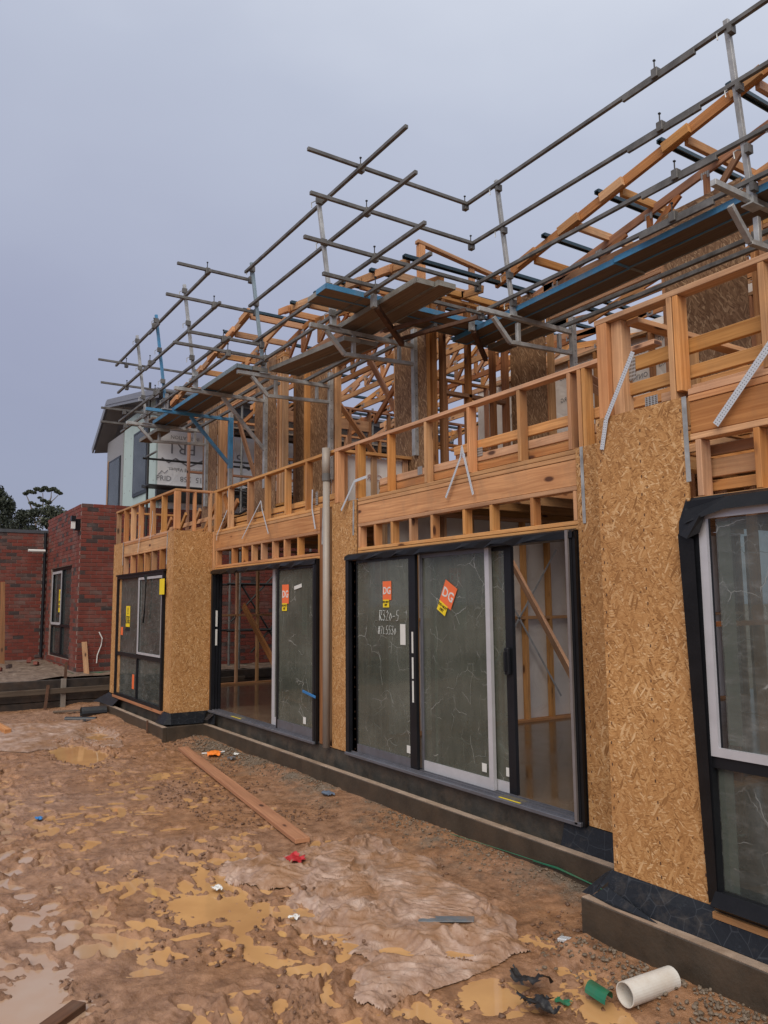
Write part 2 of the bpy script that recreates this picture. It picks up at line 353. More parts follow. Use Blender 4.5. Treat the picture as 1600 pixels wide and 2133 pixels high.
# ------------------------------------------------------------------ geometry helpers
class MB:
    def __init__(s): s.v = []; s.f = []; s.uv = []; s.sm = False
    def hexa(s, c, dims):
        """c: 8 corners indexed by bits x,y,z ; dims: local sizes"""
        b = len(s.v); s.v += [tuple(p) for p in c]
        ax = max(range(3), key=lambda i: dims[i])
        ou, ov = random.uniform(0, 40), random.uniform(0, 40)
        for axis in range(3):
            o = [i for i in range(3) if i != axis]
            if o[1] == ax: o = [o[1], o[0]]
            for sd in (0, 1):
                quad = [(0, 0), (1, 0), (1, 1), (0, 1)]
                idx = []
                for q in quad:
                    bits = [0, 0, 0]; bits[axis] = sd; bits[o[0]] = q[0]; bits[o[1]] = q[1]
                    idx.append(bits[0]+2*bits[1]+4*bits[2])
                uvq = [(ou+q[0]*dims[o[0]], ov+axis*1.37+sd*.61+q[1]*dims[o[1]]) for q in quad]
                P = [V(c[i]) for i in idx]; ctr = sum((V(p) for p in c), V())/8
                if (P[1]-P[0]).cross(P[2]-P[0]).dot((P[0]+P[2])/2-ctr) < 0: idx.reverse(); uvq.reverse()
                s.f.append([b+i for i in idx]); s.uv += uvq
        return s
    def box(s, x0, x1, y0, y1, z0, z1):
        return s.hexa([(x1 if i & 1 else x0, y1 if i & 2 else y0, z1 if i & 4 else z0) for i in range(8)], (abs(x1-x0), abs(y1-y0), abs(z1-z0)))
    def beam(s, p, q, w, h, up=(0, 0, 1)):
        p, q, up = V(p), V(q), V(up); d = (q-p); ln = d.length; d.normalize()
        sd = d.cross(up)
        if sd.length < 1e-4: sd = d.cross(V((0, 1, 0)))
        sd.normalize(); u = sd.cross(d)
        return s.hexa([(q if i & 1 else p)+sd*(w/2 if i & 2 else -w/2)+u*(h/2 if i & 4 else -h/2) for i in range(8)], (ln, w, h))
    def poly(s, pts, uvs=None):
        b = len(s.v); s.v += [tuple(p) for p in pts]; s.f.append(list(range(b, b+len(pts))))
        if uvs is None:
            a = V(pts[0]); e = (V(pts[1])-a).normalized(); n = e.cross(V(pts[-1])-a); 
            g = n.cross(e).normalized() if n.length > 1e-9 else V((0, 0, 1))
            uvs = [((V(p)-a).dot(e), (V(p)-a).dot(g)) for p in pts]
        s.uv += uvs; return s
    def tube(s, pts, r, n=8, cap=True):
        pts = [V(p) for p in pts]; b = len(s.v); m = len(pts); rs = r if isinstance(r, (list, tuple)) else [r]*m
        ln = 0
        up = V((0, 0, 1))
        for i, p in enumerate(pts):
            d = (pts[min(i+1, m-1)]-pts[max(i-1, 0)]).normalized()
            a = d.cross(up)
            if a.length < .05: a = d.cross(V((1, 0, 0)))
            a.normalize(); c = d.cross(a)
            for k in range(n):
                t = 2*math.pi*k/n; s.v.append(tuple(p+(a*math.cos(t)+c*math.sin(t))*rs[i]))
        for i in range(m-1):
            l2 = ln+(pts[i+1]-pts[i]).length
            for k in range(n):
                k2 = (k+1) % n
                s.f.append([b+i*n+k, b+i*n+k2, b+(i+1)*n+k2, b+(i+1)*n+k])
                s.uv += [(ln, k/n), (ln, (k+1)/n), (l2, (k+1)/n), (l2, k/n)]
            ln = l2
        if cap:
            s.f.append([b+k for k in range(n)][::-1]); s.uv += [(0, 0)]*n
            s.f.append([b+(m-1)*n+k for k in range(n)]); s.uv += [(0, 0)]*n
        return s
    def build(s, name, mat, parent=None, bevel=0, smooth=False, **props):
        me = bpy.data.meshes.new(name); me.from_pydata(s.v, [], s.f)
        ul = me.uv_layers.new(name='UVMap'); ul.data.foreach_set('uv', [c for p in s.uv for c in p])
        if bevel:
            bm = bmesh.new(); bm.from_mesh(me); bmesh.ops.remove_doubles(bm, verts=bm.verts, dist=1e-6)
            bmesh.ops.bevel(bm, geom=bm.edges[:], offset=bevel, segments=1, affect='EDGES', profile=.5, clamp_overlap=True)
            bm.to_mesh(me); bm.free()
        me.materials.append(mat)
        if smooth: me.shade_smooth()
        return link(name, me, parent, **props)
def link(name, me, parent=None, **props):
    o = bpy.data.objects.new(name, me); COL.objects.link(o)
    if parent is not None:
        o.parent = parent; o.matrix_parent_inverse = Matrix.Translation(-wloc(parent))
    for k, v in props.items(): o[k] = v
    return o
def wloc(o):   # parts keep world coordinates, only top-level things carry a location
    return V(o.location) if o.parent is None else V((0, 0, 0))
def thing(name, label, cat, loc=(0, 0, 0), group=None):
    o = bpy.data.objects.new(name, None); COL.objects.link(o); o.location = loc; o.empty_display_size = .2
    o['label'] = label; o['category'] = cat
    if group: o['group'] = group
    return o
def tag(o, label, cat, group=None):
    o['label'] = label; o['category'] = cat
    if group: o['group'] = group
    return o
def B(name, x0, x1, y0, y1, z0, z1, mat, parent, bevel=0, **k): return MB().box(x0, x1, y0, y1, z0, z1).build(name, mat, parent, bevel, **k)
def BM(name, p, q, w, h, mat, parent, up=(0, 0, 1), bevel=0, **k): return MB().beam(p, q, w, h, up).build(name, mat, parent, bevel, **k)
def text(s, size, org, right, up, mat, parent, name='lettering', depth=.001, center=True, sx=1.0, bold=0.0):
    cu = bpy.data.curves.new('lettering', 'FONT'); cu.body = s; cu.size = size; cu.extrude = depth; cu.offset = bold
    cu.resolution_u = 2
    if center: cu.align_x = 'CENTER'; cu.align_y = 'CENTER'
    o = bpy.data.objects.new('lettering', cu); COL.objects.link(o)
    bpy.context.view_layer.update()
    me = bpy.data.meshes.new_from_object(o.evaluated_get(bpy.context.evaluated_depsgraph_get()))
    bpy.data.objects.remove(o); 
    r, u = V(right).normalized(), V(up).normalized(); n = r.cross(u); og = V(org)
    for v in me.vertices: v.co = og+r*(v.co.x*sx)+u*v.co.y+n*v.co.z
    me.materials.clear(); me.materials.append(mat)
    return link(name, me, parent)
XR, ZU = (1, 0, 0), (0, 0, 1)

# ------------------------------------------------------------------ ground: mud, puddles, bank
_tab = rng.random((512, 512))
def vn(x, y, s=0):
    x = x+s*17.3; y = y+s*9.1
    xi = np.floor(x).astype(int); yi = np.floor(y).astype(int); fx = x-xi; fy = y-yi
    fx = fx*fx*(3-2*fx); fy = fy*fy*(3-2*fy)
    a = _tab[xi % 512, yi % 512]; b = _tab[(xi+1) % 512, yi % 512]; c = _tab[xi % 512, (yi+1) % 512]; d = _tab[(xi+1) % 512, (yi+1) % 512]
    return (a*(1-fx)+b*fx)*(1-fy)+(c*(1-fx)+d*fx)*fy
def fbm(x, y, f, o, s=0, g=.5):
    r = 0; a = 1; t = 0
    for i in range(o): r = r+a*vn(x*f, y*f, s+i); t += a; a *= g; f *= 2.03
    return r/t
def sst(a, b, x): t = np.clip((x-a)/(b-a), 0, 1); return t*t*(3-2*t)
PUD = [(-4.15, -3.68, .62, .36, .05), (-4.75, -3.5, .24, .14, .025), (-5.25, -2.45, .34, .24, .042), (-4.9, -2.15, .28, .17, .036), (-4.4, -2.38, .24, .12, .028), (-4.02, -2.28, .22, .14, .036),
       (-4.66, -2.86, .30, .12, .02), (-5.95, -2.6, .24, .10, .022), (-4.25, -1.92, .20, .16, .05), (-4.72, -1.93, .24, .13, .05), (-3.22, -1.6, .16, .15, .045), (-3.28, -2.0, .22, .16, .04), (-3.62, -2.5, .24, .13, .032),
       (-3.1, -1.05, .16, .12, .035), (-2.85, -1.28, .20, .12, .04), (-3.72, -1.42, .16, .14, .05), (-3.92, -1.72, .18, .14, .05), (-11.4, -1.9, .9, .34, .085), (-12.6, -1.35, .7, .25, .075), (-3.55, -.98, .14, .10, .035),
       (-5.0, -1.72, .2, .08, .03), (-5.5, -2.2, .22, .10, .03), (-4.5, -2.62, .2, .10, .022)]
_st = []
for i in range(150): _st.append((random.uniform(-11, -4.8), random.gauss(-3.25, .28), random.uniform(.08, .16), random.uniform(.04, .07), random.uniform(.022, .04), random.uniform(-.7, .7)))
for i in range(260): _st.append((random.uniform(-11.5, -2.9), random.uniform(-3.9, -.9), random.uniform(.07, .15), random.uniform(.035, .07), random.uniform(.008, .022), random.uniform(-1.5, 1.5)))
for i in range(120):
    x = random.uniform(-6.6, -2.9); y = random.gauss(-2.35-(x+4.6)*.25, .42)
    if y < -.85: _st.append((x, y, random.uniform(.09, .15), random.uniform(.038, .058), random.uniform(.022, .042), random.uniform(-.9, 1.2)))
def base_h(x, y):
    kerb = np.where(x > -3.4, -.72, np.where(x < -11.4, -.75, -.15))
    h = -.402+.055*sst(.55, .05, kerb-y)*(.5+fbm(x, y, 2.2, 3, 5))
    h = h+.05*sst(-9, -15.5, x)
    h = h+.030*(fbm(x, y, .8, 3, 1)-.5)
    p = 0*x
    for (a, b, rx, ry, d) in PUD: p = p+d*np.exp(-(((x-a)/rx)**2+((y-b)/ry)**2)**1.5)
    return h-p, p
def ground_h(x, y, fine=True):
    h, p = base_h(x, y)
    if fine:
        act = .30+.55*sst(.004, .03, p)+.3*sst(-2.7, -3.1, y)
        cl = sst(.53, .62, fbm(x, y, 2.3, 4, 12, .6))*(.45+.9*sst(.003, .02, p))
        h = h+cl*(.046*np.clip(fbm(x, y, 16, 5, 14, .8)-.38, 0, .3)*2+.022*(fbm(x, y, 42, 2, 15)-.4))
        n = fbm(x, y, 5.5, 4, 2, .55)-.5
        h = h+.058*n*act
        rg = 1-np.abs(2*fbm(x, y, 9, 3, 8)-1)
        h = h+.055*np.clip(rg-.80, 0, 1)*5*.5*sst(.006, .022, p)*sst(.060, .03, p)
        h = h+.013*(fbm(x, y, 24, 4, 4, .75)-.5)*(1+1.2*cl+1.2*sst(.002, .015, p))
        for (a, b, l, w, d, an) in _st:
            m = (np.abs(x-a) < .3) & (np.abs(y-b) < .3)
            if not m.any(): continue
            dx = x[m]-a; dy = y[m]-b; c, s_ = math.cos(an), math.sin(an)
            q = ((dx*c+dy*s_)/l)**2+((-dx*s_+dy*c)/w)**2
            h[m] += -d*np.exp(-q**1.6)+d*.55*np.exp(-((q-1.5)/.6)**2)*(.3+vn(x[m]*30, y[m]*30))
    return h
def gh(x, y): return float(ground_h(np.array([x]), np.array([y]), True)[0])
def gb(x, y): return float(base_h(np.array([x]), np.array([y]))[0][0])
def grid_mesh(name, X, Y, Z, mat, keep=None, smooth=True, **props):
    ny, nx = X.shape
    v = np.stack([X, Y, Z], -1).reshape(-1, 3)
    i = np.arange(ny*nx).reshape(ny, nx)
    q = np.stack([i[:-1, :-1], i[:-1, 1:], i[1:, 1:], i[1:, :-1]], -1).reshape(-1, 4)
    if keep is not None: q = q[(keep[:-1, :-1] & keep[:-1, 1:] & keep[1:, 1:] & keep[1:, :-1]).reshape(-1)]
    me = bpy.data.meshes.new(name); me.vertices.add(len(v)); me.vertices.foreach_set('co', v.astype(np.float32).ravel())
    me.loops.add(q.size); me.loops.foreach_set('vertex_index', q.astype(np.int32).ravel())
    me.polygons.add(len(q)); me.polygons.foreach_set('loop_start', (np.arange(len(q))*4).astype(np.int32)); me.polygons.foreach_set('loop_total', np.full(len(q), 4, np.int32))
    me.update(); me.validate()
    if smooth: me.shade_smooth()
    me.materials.append(mat)
    return link(name, me, None, **props)
xs = [1.0]
while xs[-1] > -16.3: xs.append(xs[-1]-(.006+.0021*abs(xs[-1])))
xs = np.array(xs[::-1])
ys = np.concatenate([np.arange(-12, -6, .15), np.arange(-6, -4.2, .03), np.arange(-4.2, .02, .0115)])
X, Y = np.meshgrid(xs, ys)
grid_mesh('mud_ground', X, Y, ground_h(X, Y), MUD, kind='structure')
o = MB().poly([(-16.6, 0, -.352), (-14.9, 0, -.352), (-14.9, 14, -.352), (-16.6, 14, -.352)]).build('side_ground', MUD, kind='structure')
o = MB().poly([(-600, -600, -.75), (600, -600, -.75), (600, 600, -.75), (-600, 600, -.75)]).build('far_ground', BANK, kind='structure')
o = MB().poly([(-13.6, -4.4, -.4135), (-1.2, -4.4, -.4135), (-1.2, -.2, -.4135), (-13.6, -.2, -.4135)]).build('puddle_water', WATER, kind='structure')
bx, byy = np.meshgrid(np.arange(-70, -16.2, .2), np.arange(-40, 20, .2))
m_ = (bx > -30) & (byy > -12)
bz = .17+.10*(fbm(bx, byy, 1.1, 4, 3)-.5)+.12*(fbm(bx, byy, 4, 3, 6)-.5)*1.0+.05*sst(-17.5, -20, bx)
grid_mesh('raised_bank', bx, byy, bz, BANK, kind='structure')

def lumps(name, pts, mat, kind='stuff'):
    t = (1+5**.5)/2
    iv = np.array([(-1, t, 0), (1, t, 0), (-1, -t, 0), (1, -t, 0), (0, -1, t), (0, 1, t), (0, -1, -t), (0, 1, -t), (t, 0, -1), (t, 0, 1), (-t, 0, -1), (-t, 0, 1)])/1.9
    fc = np.array([(0, 11, 5), (0, 5, 1), (0, 1, 7), (0, 7, 10), (0, 10, 11), (1, 5, 9), (5, 11, 4), (11, 10, 2), (10, 7, 6), (7, 1, 8), (3, 9, 4), (3, 4, 2), (3, 2, 6), (3, 6, 8), (3, 8, 9), (4, 9, 5), (2, 4, 11), (6, 2, 10), (8, 6, 7), (9, 8, 1)])
    vs_, fs = [], []
    for i, (x, y, z, r) in enumerate(pts):
        sc = rng.uniform(.55, 1.25, 3)*r; sc[2] *= .75
        vs_.append(iv*rng.uniform(.7, 1.2, (12, 1))*sc+np.array([x, y, z])); fs.append(fc+12*i)
    v = np.concatenate(vs_); f = np.concatenate(fs)
    me = bpy.data.meshes.new(name); me.from_pydata(v.tolist(), [], f.tolist()); me.materials.append(mat)
    return link(name, me, None, kind=kind)
P_ = []
for i in range(2200):
    x = random.uniform(-11.3, -2.0); k = -.74 if x > -3.4 else -.15
    y = k-.015-abs(random.gauss(0, .17))
    if fbm(np.array([x]), np.array([y]), 1.5, 3, 9)[0] > .47: P_.append((x, y, gb(x, y)+.006, random.choice((.004, .006, .008, .010, .014))))
for i in range(500): x = random.gauss(-10.2, .5); y = -.2-abs(random.gauss(0, .2)); P_.append((x, y, gb(x, y)+.01, random.uniform(.008, .022)))
for i in range(420): x = random.uniform(-3.6, -1.6); y = -.78-abs(random.gauss(0, .16)); P_.append((x, y, gb(x, y)+.01, random.uniform(.005, .017)))
lumps('cement_rubble', P_, GRAVEL)
cx = rng.uniform(-11.5, -2.6, 9000); cy = rng.uniform(-4.0, -.35, 9000)
_, pp = base_h(cx, cy)
kk = (vn(cx*1.6, cy*1.6, 3) > .72) | ((pp > .008) & (pp < .03))
hz = ground_h(cx, cy)
lumps('mud_clods', [(a, b, c+.004, float(rng.choice([.006, .008, .011, .015, .02]))) for a, b, c, k in zip(cx, cy, hz, kk) if k and c > -.412], CLOD)

def fabric(name, outline, f_amp, seed, step, label):
    ol = np.array(outline); x0, y0 = ol.min(0)-.05; x1, y1 = ol.max(0)+.05
    X, Y = np.meshgrid(np.arange(x0, x1, step), np.arange(y0, y1, step))
    jx = X+.26*(fbm(X, Y, 2.2, 3, seed, .4)-.5); jy = Y+.26*(fbm(X, Y, 2.2, 3, seed+3, .4)-.5)
    ins = np.zeros(X.shape, bool); n = len(ol)
    for i in range(n):
        a, b = ol[i], ol[(i+1) % n]
        c = ((a[1] > jy) != (b[1] > jy)) & (jx < (b[0]-a[0])*(jy-a[1])/(b[1]-a[1]+1e-12)+a[0])
        ins ^= c
    h, p = base_h(X, Y)
    wx = X+.5*(fbm(X, Y, 1.6, 3, seed+1)-.5); wy = Y+.5*(fbm(X, Y, 1.6, 3, seed+2)-.5)
    c, s_ = math.cos(.55), math.sin(.55)
    def rdg(u, v, f, o, sd, pw): return (1-np.abs(2*fbm(u, v, f, o, sd, .4)-1))**pw
    r1 = rdg((wx*c+wy*s_)*.55, (-wx*s_+wy*c)*3.2, 2.6, 2, seed+4, 5)
    r2 = rdg((wx*s_-wy*c)*.7, (wx*c+wy*s_)*4.0, 3.2, 2, seed+6, 6)
    r3 = rdg((wx*.8+wy*.6)*1.2, (wy*.8-wx*.6)*7.0, 4.0, 2, seed+9, 3)
    msk = fbm(X, Y, 1.4, 2, seed+11); r4 = rdg(wx*1.5, wy*5, 3.1, 2, seed+15, 3)
    def soft(u, v, f, sd): q = vn(u*f, v*f, sd); return q*q*(3-2*q)
    s1 = soft((wx*c+wy*s_)*.5, (-wx*s_+wy*c)*3.0, 3.4, seed+21); s2 = soft((wx*.9-wy*.5)*.8, (wx*.5+wy*.9)*4.2, 5.0, seed+22); s3 = soft((wx*.5+wy*.9)*1.0, (wx*.9-wy*.5)*5.0, 7.0, seed+23)
    z = h+.002+f_amp*(.40*s1*sst(.3, .6, msk)+.42*s2*sst(.68, .4, msk)+.26*s3+.42*r1*sst(.38, .56, msk)+.44*r2*sst(.62, .44, msk)+.16*r3)
    z = z-.012*sst(.010, .05, p)
    d = np.zeros(X.shape); e = ins.copy()
    for _ in range(14):
        d += e; q = e.copy(); q[1:] &= e[:-1]; q[:-1] &= e[1:]; q[:, 1:] &= e[:, :-1]; q[:, :-1] &= e[:, 1:]; e = q
    k = np.clip(d/12, 0, 1)**.8*(.7+.3*sst(.3, .6, fbm(X, Y, 3, 2, seed+30)))+.0
    g = ground_h(X, Y)
    z = np.maximum(g*(1-k)+z*k, np.where(vn(X*5, Y*5, 7) > .62, -9, g*.6+h*.4-.004))+.003
    o = grid_mesh(name, X, Y, z, FABRIC, keep=ins)
    return tag(o, label, 'fabric')
fabric('geotextile_sheet', [(-5.91, -1.98), (-5.82, -1.65), (-5.9, -1.23), (-5.96, -.82), (-5.78, -.62), (-5.14, -.68), (-4.7, -.77), (-4.2, -.84), (-3.82, -.97), (-3.47, -1.1), (-3.5, -1.25), (-3.46, -1.36), (-3.37, -1.7), (-3.4, -1.95), (-3.42, -2.1), (-3.55, -2.24), (-3.72, -2.12), (-3.83, -1.92), (-4.1, -1.98), (-4.35, -2.12), (-4.64, -2.1), (-4.9, -2.0), (-5.01, -1.88), (-5.32, -2.02), (-5.7, -2.08)],
       .066, 21, .009, 'crumpled muddy fabric sheet lying over puddles in the foreground')
fabric('geotextile_sheet', [(-14.6, -2.7), (-14.2, -1.83), (-14.3, -1.25), (-12.5, -1.1), (-11.35, -1.25), (-11.5, -1.6), (-12.4, -1.75), (-11.9, -2.2), (-11.52, -2.5), (-11.94, -2.9), (-13.5, -3.2)],
       .045, 33, .025, 'pale muddy fabric sheet lying near the black roll at the back')

# ------------------------------------------------------------------ the timber framed house
HOUSE = thing('timber_house', 'two storey house under construction with exposed pine framing and chipboard sheets', 'house', (-8, 1, 0))
T = .035
def T_(n, x0, x1, y0, y1, z0, z1, mat=None, bev=.003): return B(n, x0, x1, y0, y1, z0, z1, mat or PINE, HOUSE, bev)
def Bm(n, p, q, w, h, mat=None, up=(0, 0, 1), bev=.0025): return BM(n, p, q, w, h, mat or PINE, HOUSE, up, bev)
# slab and kerbs
B('floor_slab', -15.05, 1.0, .02, 9, -.6, 0, SLAB, HOUSE)
B('floor_slab', -15.02, -11.58, -.57, .018, -.6, -.002, SLABF, HOUSE)
B('floor_slab', -3.25, 1.0, -.57, .018, -.6, -.002, SLABF, HOUSE)
B('slab_edge', -11.54, -3.25, .004, .0195, -.6, -.012, SLABF, HOUSE)
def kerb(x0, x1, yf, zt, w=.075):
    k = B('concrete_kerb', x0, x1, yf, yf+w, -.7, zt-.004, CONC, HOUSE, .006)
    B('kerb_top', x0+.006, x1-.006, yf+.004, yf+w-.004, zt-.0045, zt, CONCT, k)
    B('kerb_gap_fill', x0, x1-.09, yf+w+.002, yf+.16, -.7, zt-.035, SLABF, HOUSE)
kerb(-11.40, -3.46, -.15, -.175)
kerb(-15.15, -11.40, -.76, -.175)
kerb(-3.42, 1.0, -.755, -.15)
B('concrete_kerb', -11.475, -11.40, -.684, -.075, -.7, -.179, CONC, HOUSE, .005)
# --- main wall between the two bays: plates, lintels, jack studs, parapet
def wallrun(x0, x1, y, jacks, paras, zj0, zj1, lint, dbl=True):
    yb = y+.09
    T_('head_plate', x0, x1, y, yb, 2.10, 2.133); 
    if zj0 > 2.15: T_('head_plate', x0, x1, y, yb, 2.137, zj0)
    for a in jacks: T_('jack_stud', a, a+T, y+.001, yb-.001, zj0+.001, zj1-.001)
    T_('jack_plate', x0, x1, y, yb, zj1, zj1+T)
    T_('lintel', x0+.005, x1-.005, y+.004, y+.049, zj1+T+.002, lint)
    T_('top_plate', x0, x1, y, yb, lint+.003, lint+.003+T)
    T_('top_plate', x0, x1, y+.003, yb, lint+.007+T, lint+.007+2*T)
    for a in paras: T_('parapet_stud', a, a+T, y+.001, yb-.001, lint+.009+2*T, 3.304)
wallrun(-11.43, -8.06, 0, [-11.226-.2+.03, -10.767, -10.384, -10.049, -9.729, -9.374, -9.025, -8.641, -8.10], [-11.431, -10.939, -10.218, -9.63, -9.012, -8.433], 2.17, 2.395, 2.63)
wallrun(-7.19, -4.03, 0, [-7.179, -6.869, -6.551, -6.224, -5.872, -5.392, -5.026, -4.535, -4.075], [-7.241+.05, -6.602, -5.957, -5.306, -4.657, -4.10], 2.17, 2.395, 2.63)
T_('parapet_plate', -11.54, -7.72, 0, .09, 3.305, 3.34); T_('parapet_plate', -7.715, -3.29, 0, .09, 3.305, 3.34)
for a in (-7.70, -7.655, -7.24, -3.995, -3.95): T_('parapet_stud', a, a+T, .001, .089, 2.71, 3.304)
for a, m in ((-11.535, PINE), (-11.49, PINE)): T_('corner_stud', a, a+.04, .0, .09, 0.0, 2.70 if a < -11.5 else 3.304, m)
T_('trimmer_stud', -8.055, -7.955, 0, .09, .0, 2.695, WOOD_W); T_('trimmer_stud', -7.948, -7.84, -.004, .09, .0, 2.66)
T_('bottom_plate', -8.055, -7.2, .005, .09, -.006, .0)
def osb(x0, x1, y, z0, z1, mat=OSB, th=.012):  # sheet facing -y
    return B('osb_sheet', x0, x1, y-th, y, z0, z1, mat, HOUSE)
osb(-7.735, -7.205, 0, .0, 2.70); osb(-4.02, -3.295, 0, .0, 2.71)
for a in (-7.7, -7.26, -3.99, -3.33): T_('wall_stud', a, a+T, .001, .09, .0, 2.70)
m = MB()
for x, y, z0, z1 in ((-2.955, -.6125, .05, 2.66), (-3.26, -.6125, .05, 2.66), (-2.67, -.6125, .05, 2.66), (-3.98, -.0125, .05, 2.66), (-3.42, -.0125, .05, 2.66), (-7.70, -.0125, .05, 2.66), (-7.24, -.0125, .05, 2.66), (-11.83, -.6125, .05, 2.66), (-11.57, -.6125, .05, 2.66)):
    z = z0
    while z < z1: q = x+random.uniform(-.006, .006); m.box(q-.0035, q+.0035, y-.0008, y+.0005, z, z+.016); z += random.uniform(.07, .13)
m.build('nail_heads', RUST, HOUSE, kind='stuff')
# --- left bay
osb(-15.05, -14.43, -.6, .0, 2.715); osb(-11.86, -11.541, -.6, .0, 2.70)
B('osb_sheet', -11.54, -11.528, -.612, -.005, .0, 2.70, OSB, HOUSE)
T_('corner_stud', -11.575, -11.541, -.599, -.56, 0, 2.72)
wallrun(-14.43, -11.86, -.6, [-14.40, -13.94, -13.506, -13.115, -12.698, -12.274, -11.90], [-14.985, -14.458, -13.988, -13.522, -12.862, -12.229, -11.62, -11.575], 2.134, 2.45, 2.645)
T_('parapet_plate', -15.03, -11.538, -.6, -.51, 3.305, 3.34)
T_('parapet_plate', -11.63, -11.541, -.509, -.001, 3.305, 3.34); T_('parapet_plate', -15.03, -14.94, -.509, .6, 3.305, 3.34)
for y in (-.3, -.05): T_('parapet_stud', -11.63, -11.541, y, y+T, 2.70, 3.304)
for y in (-.3, .1, .5): T_('parapet_stud', -15.03, -14.94, y, y+T, 2.70, 3.304)
T_('top_plate', -11.63, -11.541, -.509, -.001, 2.665, 2.699)
Bm('diagonal_brace', (-14.55, -.47, 3.14), (-14.25, -.47, 2.72), .035, .09); Bm('diagonal_brace', (-11.4, .35, 3.2), (-12.05, .35, 2.78), .035, .09)
Bm('diagonal_brace', (-11.35, .11, 3.26), (-10.98, .11, 2.72), .035, .09)
# --- right bay
osb(-3.283, -2.645, -.6, .0, 2.70)
wallrun(-2.63, 1.0, -.6, [-2.60, -2.262, -1.7, -1.1, -.5], [-2.70, -2.182, -1.6, -1.0], 2.134, 2.45, 2.665)
T_('parapet_plate', -3.28, 1.0, -.6, -.51, 3.305, 3.34)
T_('parapet_stud', -3.265, -3.185, -.6, -.51, 2.70, 3.304); T_('parapet_stud', -3.18, -3.10, -.56, -.47, 2.70, 3.304)
T_('parapet_stud', -2.74, -2.705, -.602, -.512, 2.70, 3.304)
for z0, z1, x0, y in ((2.98, 3.065, -3.0, -.5), (2.83, 2.905, -3.0, -.5), (2.735, 2.79, -2.68, -.499)): T_('truss_board', x0-.2, 1.0, y, y+.035, z0, z1)
T_('parapet_plate', -3.10, -3.01, -.509, 1.3, 3.27, 3.304); T_('parapet_stud', -3.10, -3.01, .05, .085, 2.7, 3.27); T_('parapet_stud', -3.10, -3.01, .6, .635, 2.7, 3.27)
T_('parapet_plate', -3.0, -2.2, .3, .39, 3.15, 3.185); T_('parapet_stud', -2.5, -2.465, .3, .39, 2.7, 3.15)
B('osb_sheet', -3.292, -3.284, -.6, -.015, 0, 2.7, OSB, HOUSE)
# floor trusses of the lower roof, seen between the parapet studs
for k, y in enumerate((.10, .62, 1.0)):
    for z0, z1 in ((2.735, 2.80), (2.82, 2.89), (2.93, 3.01)):
        if k == 0:
            T_('truss_board', -5.62 if z0 > 2.9 else -6.9, -2.0, y, y+.035, z0, z1)
            if z0 < 2.9: T_('truss_board', -11.3, -7.75, y+.04, y+.075, z0-.02, z1-.02)
        else: T_('truss_board', -14.9 if k == 1 else -11.2, -3.2, y, y+.035, z0, z1)
for x in (-14.4, -13.6, -12.9, -12.2): Bm('truss_web', (x, .1, 2.75), (x+.5, .1, 3.15), .035, .07)
T_('truss_board', -14.9, -11.6, .09, .125, 2.74, 2.82); T_('truss_board', -14.9, -11.6, .2, .235, 2.95, 3.02)
for x in np.arange(-14.7, 0, .6): T_('floor_joist', x, x+.045, .7, 8.5, 2.745, 2.975, bev=0)
B('upper_floor', -15, -7.3, 1.05, 8.5, 3.0, 3.02, OSBW, HOUSE); B('upper_floor', -7.29, 1.0, 2.4, 8.5, 3.0, 3.02, OSBW, HOUSE)
B('inner_wrap', -7.735, -7.725, .12, 1.04, 2.62, 3.29, WRAPB, HOUSE)
for y in (.1, .5, .95): T_('parapet_stud', -7.72, -7.685, y, y+.07, 2.72, 3.304)
T_('parapet_plate', -7.72, -7.63, .091, 1.05, 3.3045, 3.339)
for y_, z_ in ((.55, 3.05), (.80, 2.9)):
    for i_, ch in enumerate('CSR'): text(ch, .10, (-7.715, y_-.075*(i_-1), z_), (0, -1, 0), ZU, REDINK, HOUSE, name='letter')

# --- upper walls  (pop-out y .585, middle y 1.05, set-back y 2.40)
def uwall(y, x0, x1, ztop, panels, studs, heads=(), z0=3.02):
    T_('upper_plate', x0, x1, y, y+.09, ztop-.036, ztop); T_('upper_plate', x0, x1, y, y+.09, ztop-.075, ztop-.039)
    T_('bottom_plate', x0, x1, y, y+.09, z0, z0+.035)
    for a, b in panels: osb(a, b, y, z0-.1, ztop+.0, OSBW)
    for a in studs: T_('upper_stud', a, a+.045, y+.001, y+.089, z0+.036, ztop-.076)
    for a, b, z in heads:
        T_('upper_lintel', a, b, y+.005, y+.05, z, z+.19); T_('upper_lintel', a, b, y+.003, y+.088, z-.04, z-.003)
        n = int((b-a)/.4)
        for i in range(1, n+1): xx = a+(b-a)*i/(n+1); T_('cripple_stud', xx, xx+T, y+.002, y+.088, z+.192, ztop-.076)
uwall(.585, -13.7, -10.28, 5.34, [(-13.65, -12.95), (-11.28, -10.52)], [-13.6, -12.94, -12.86, -12.60, -11.33, -10.51, -10.42, -10.325], [(-12.5, -11.3, 4.98)])
uwall(1.05, -10.279, -7.29, 5.34, [(-10.77, -9.66), (-7.985, -7.32)], [-10.89+.62, -9.655, -9.56, -8.03, -7.41], [(-9.5, -8.0, 5.02)])
T_('upper_stud', -10.89, -10.775, 1.051, 1.139, 3.06, 5.26); T_('upper_stud', -10.33, -10.285, .95, 1.04, 3.06, 5.3)
uwall(2.40, -7.32, 1.0, 5.39, [(-7.31, -6.68), (-4.93, -4.03)], [-6.67, -4.98, -3.99, -3.90, -2.6, -1.4], [(-6.6, -4.95, 5.05), (-3.85, -1, 5.05)])
osb(-4.93, -4.03, 2.40, 5.39, 5.60, OSBW); osb(-7.31, -6.9, 2.40, 5.39, 5.46, OSBW)
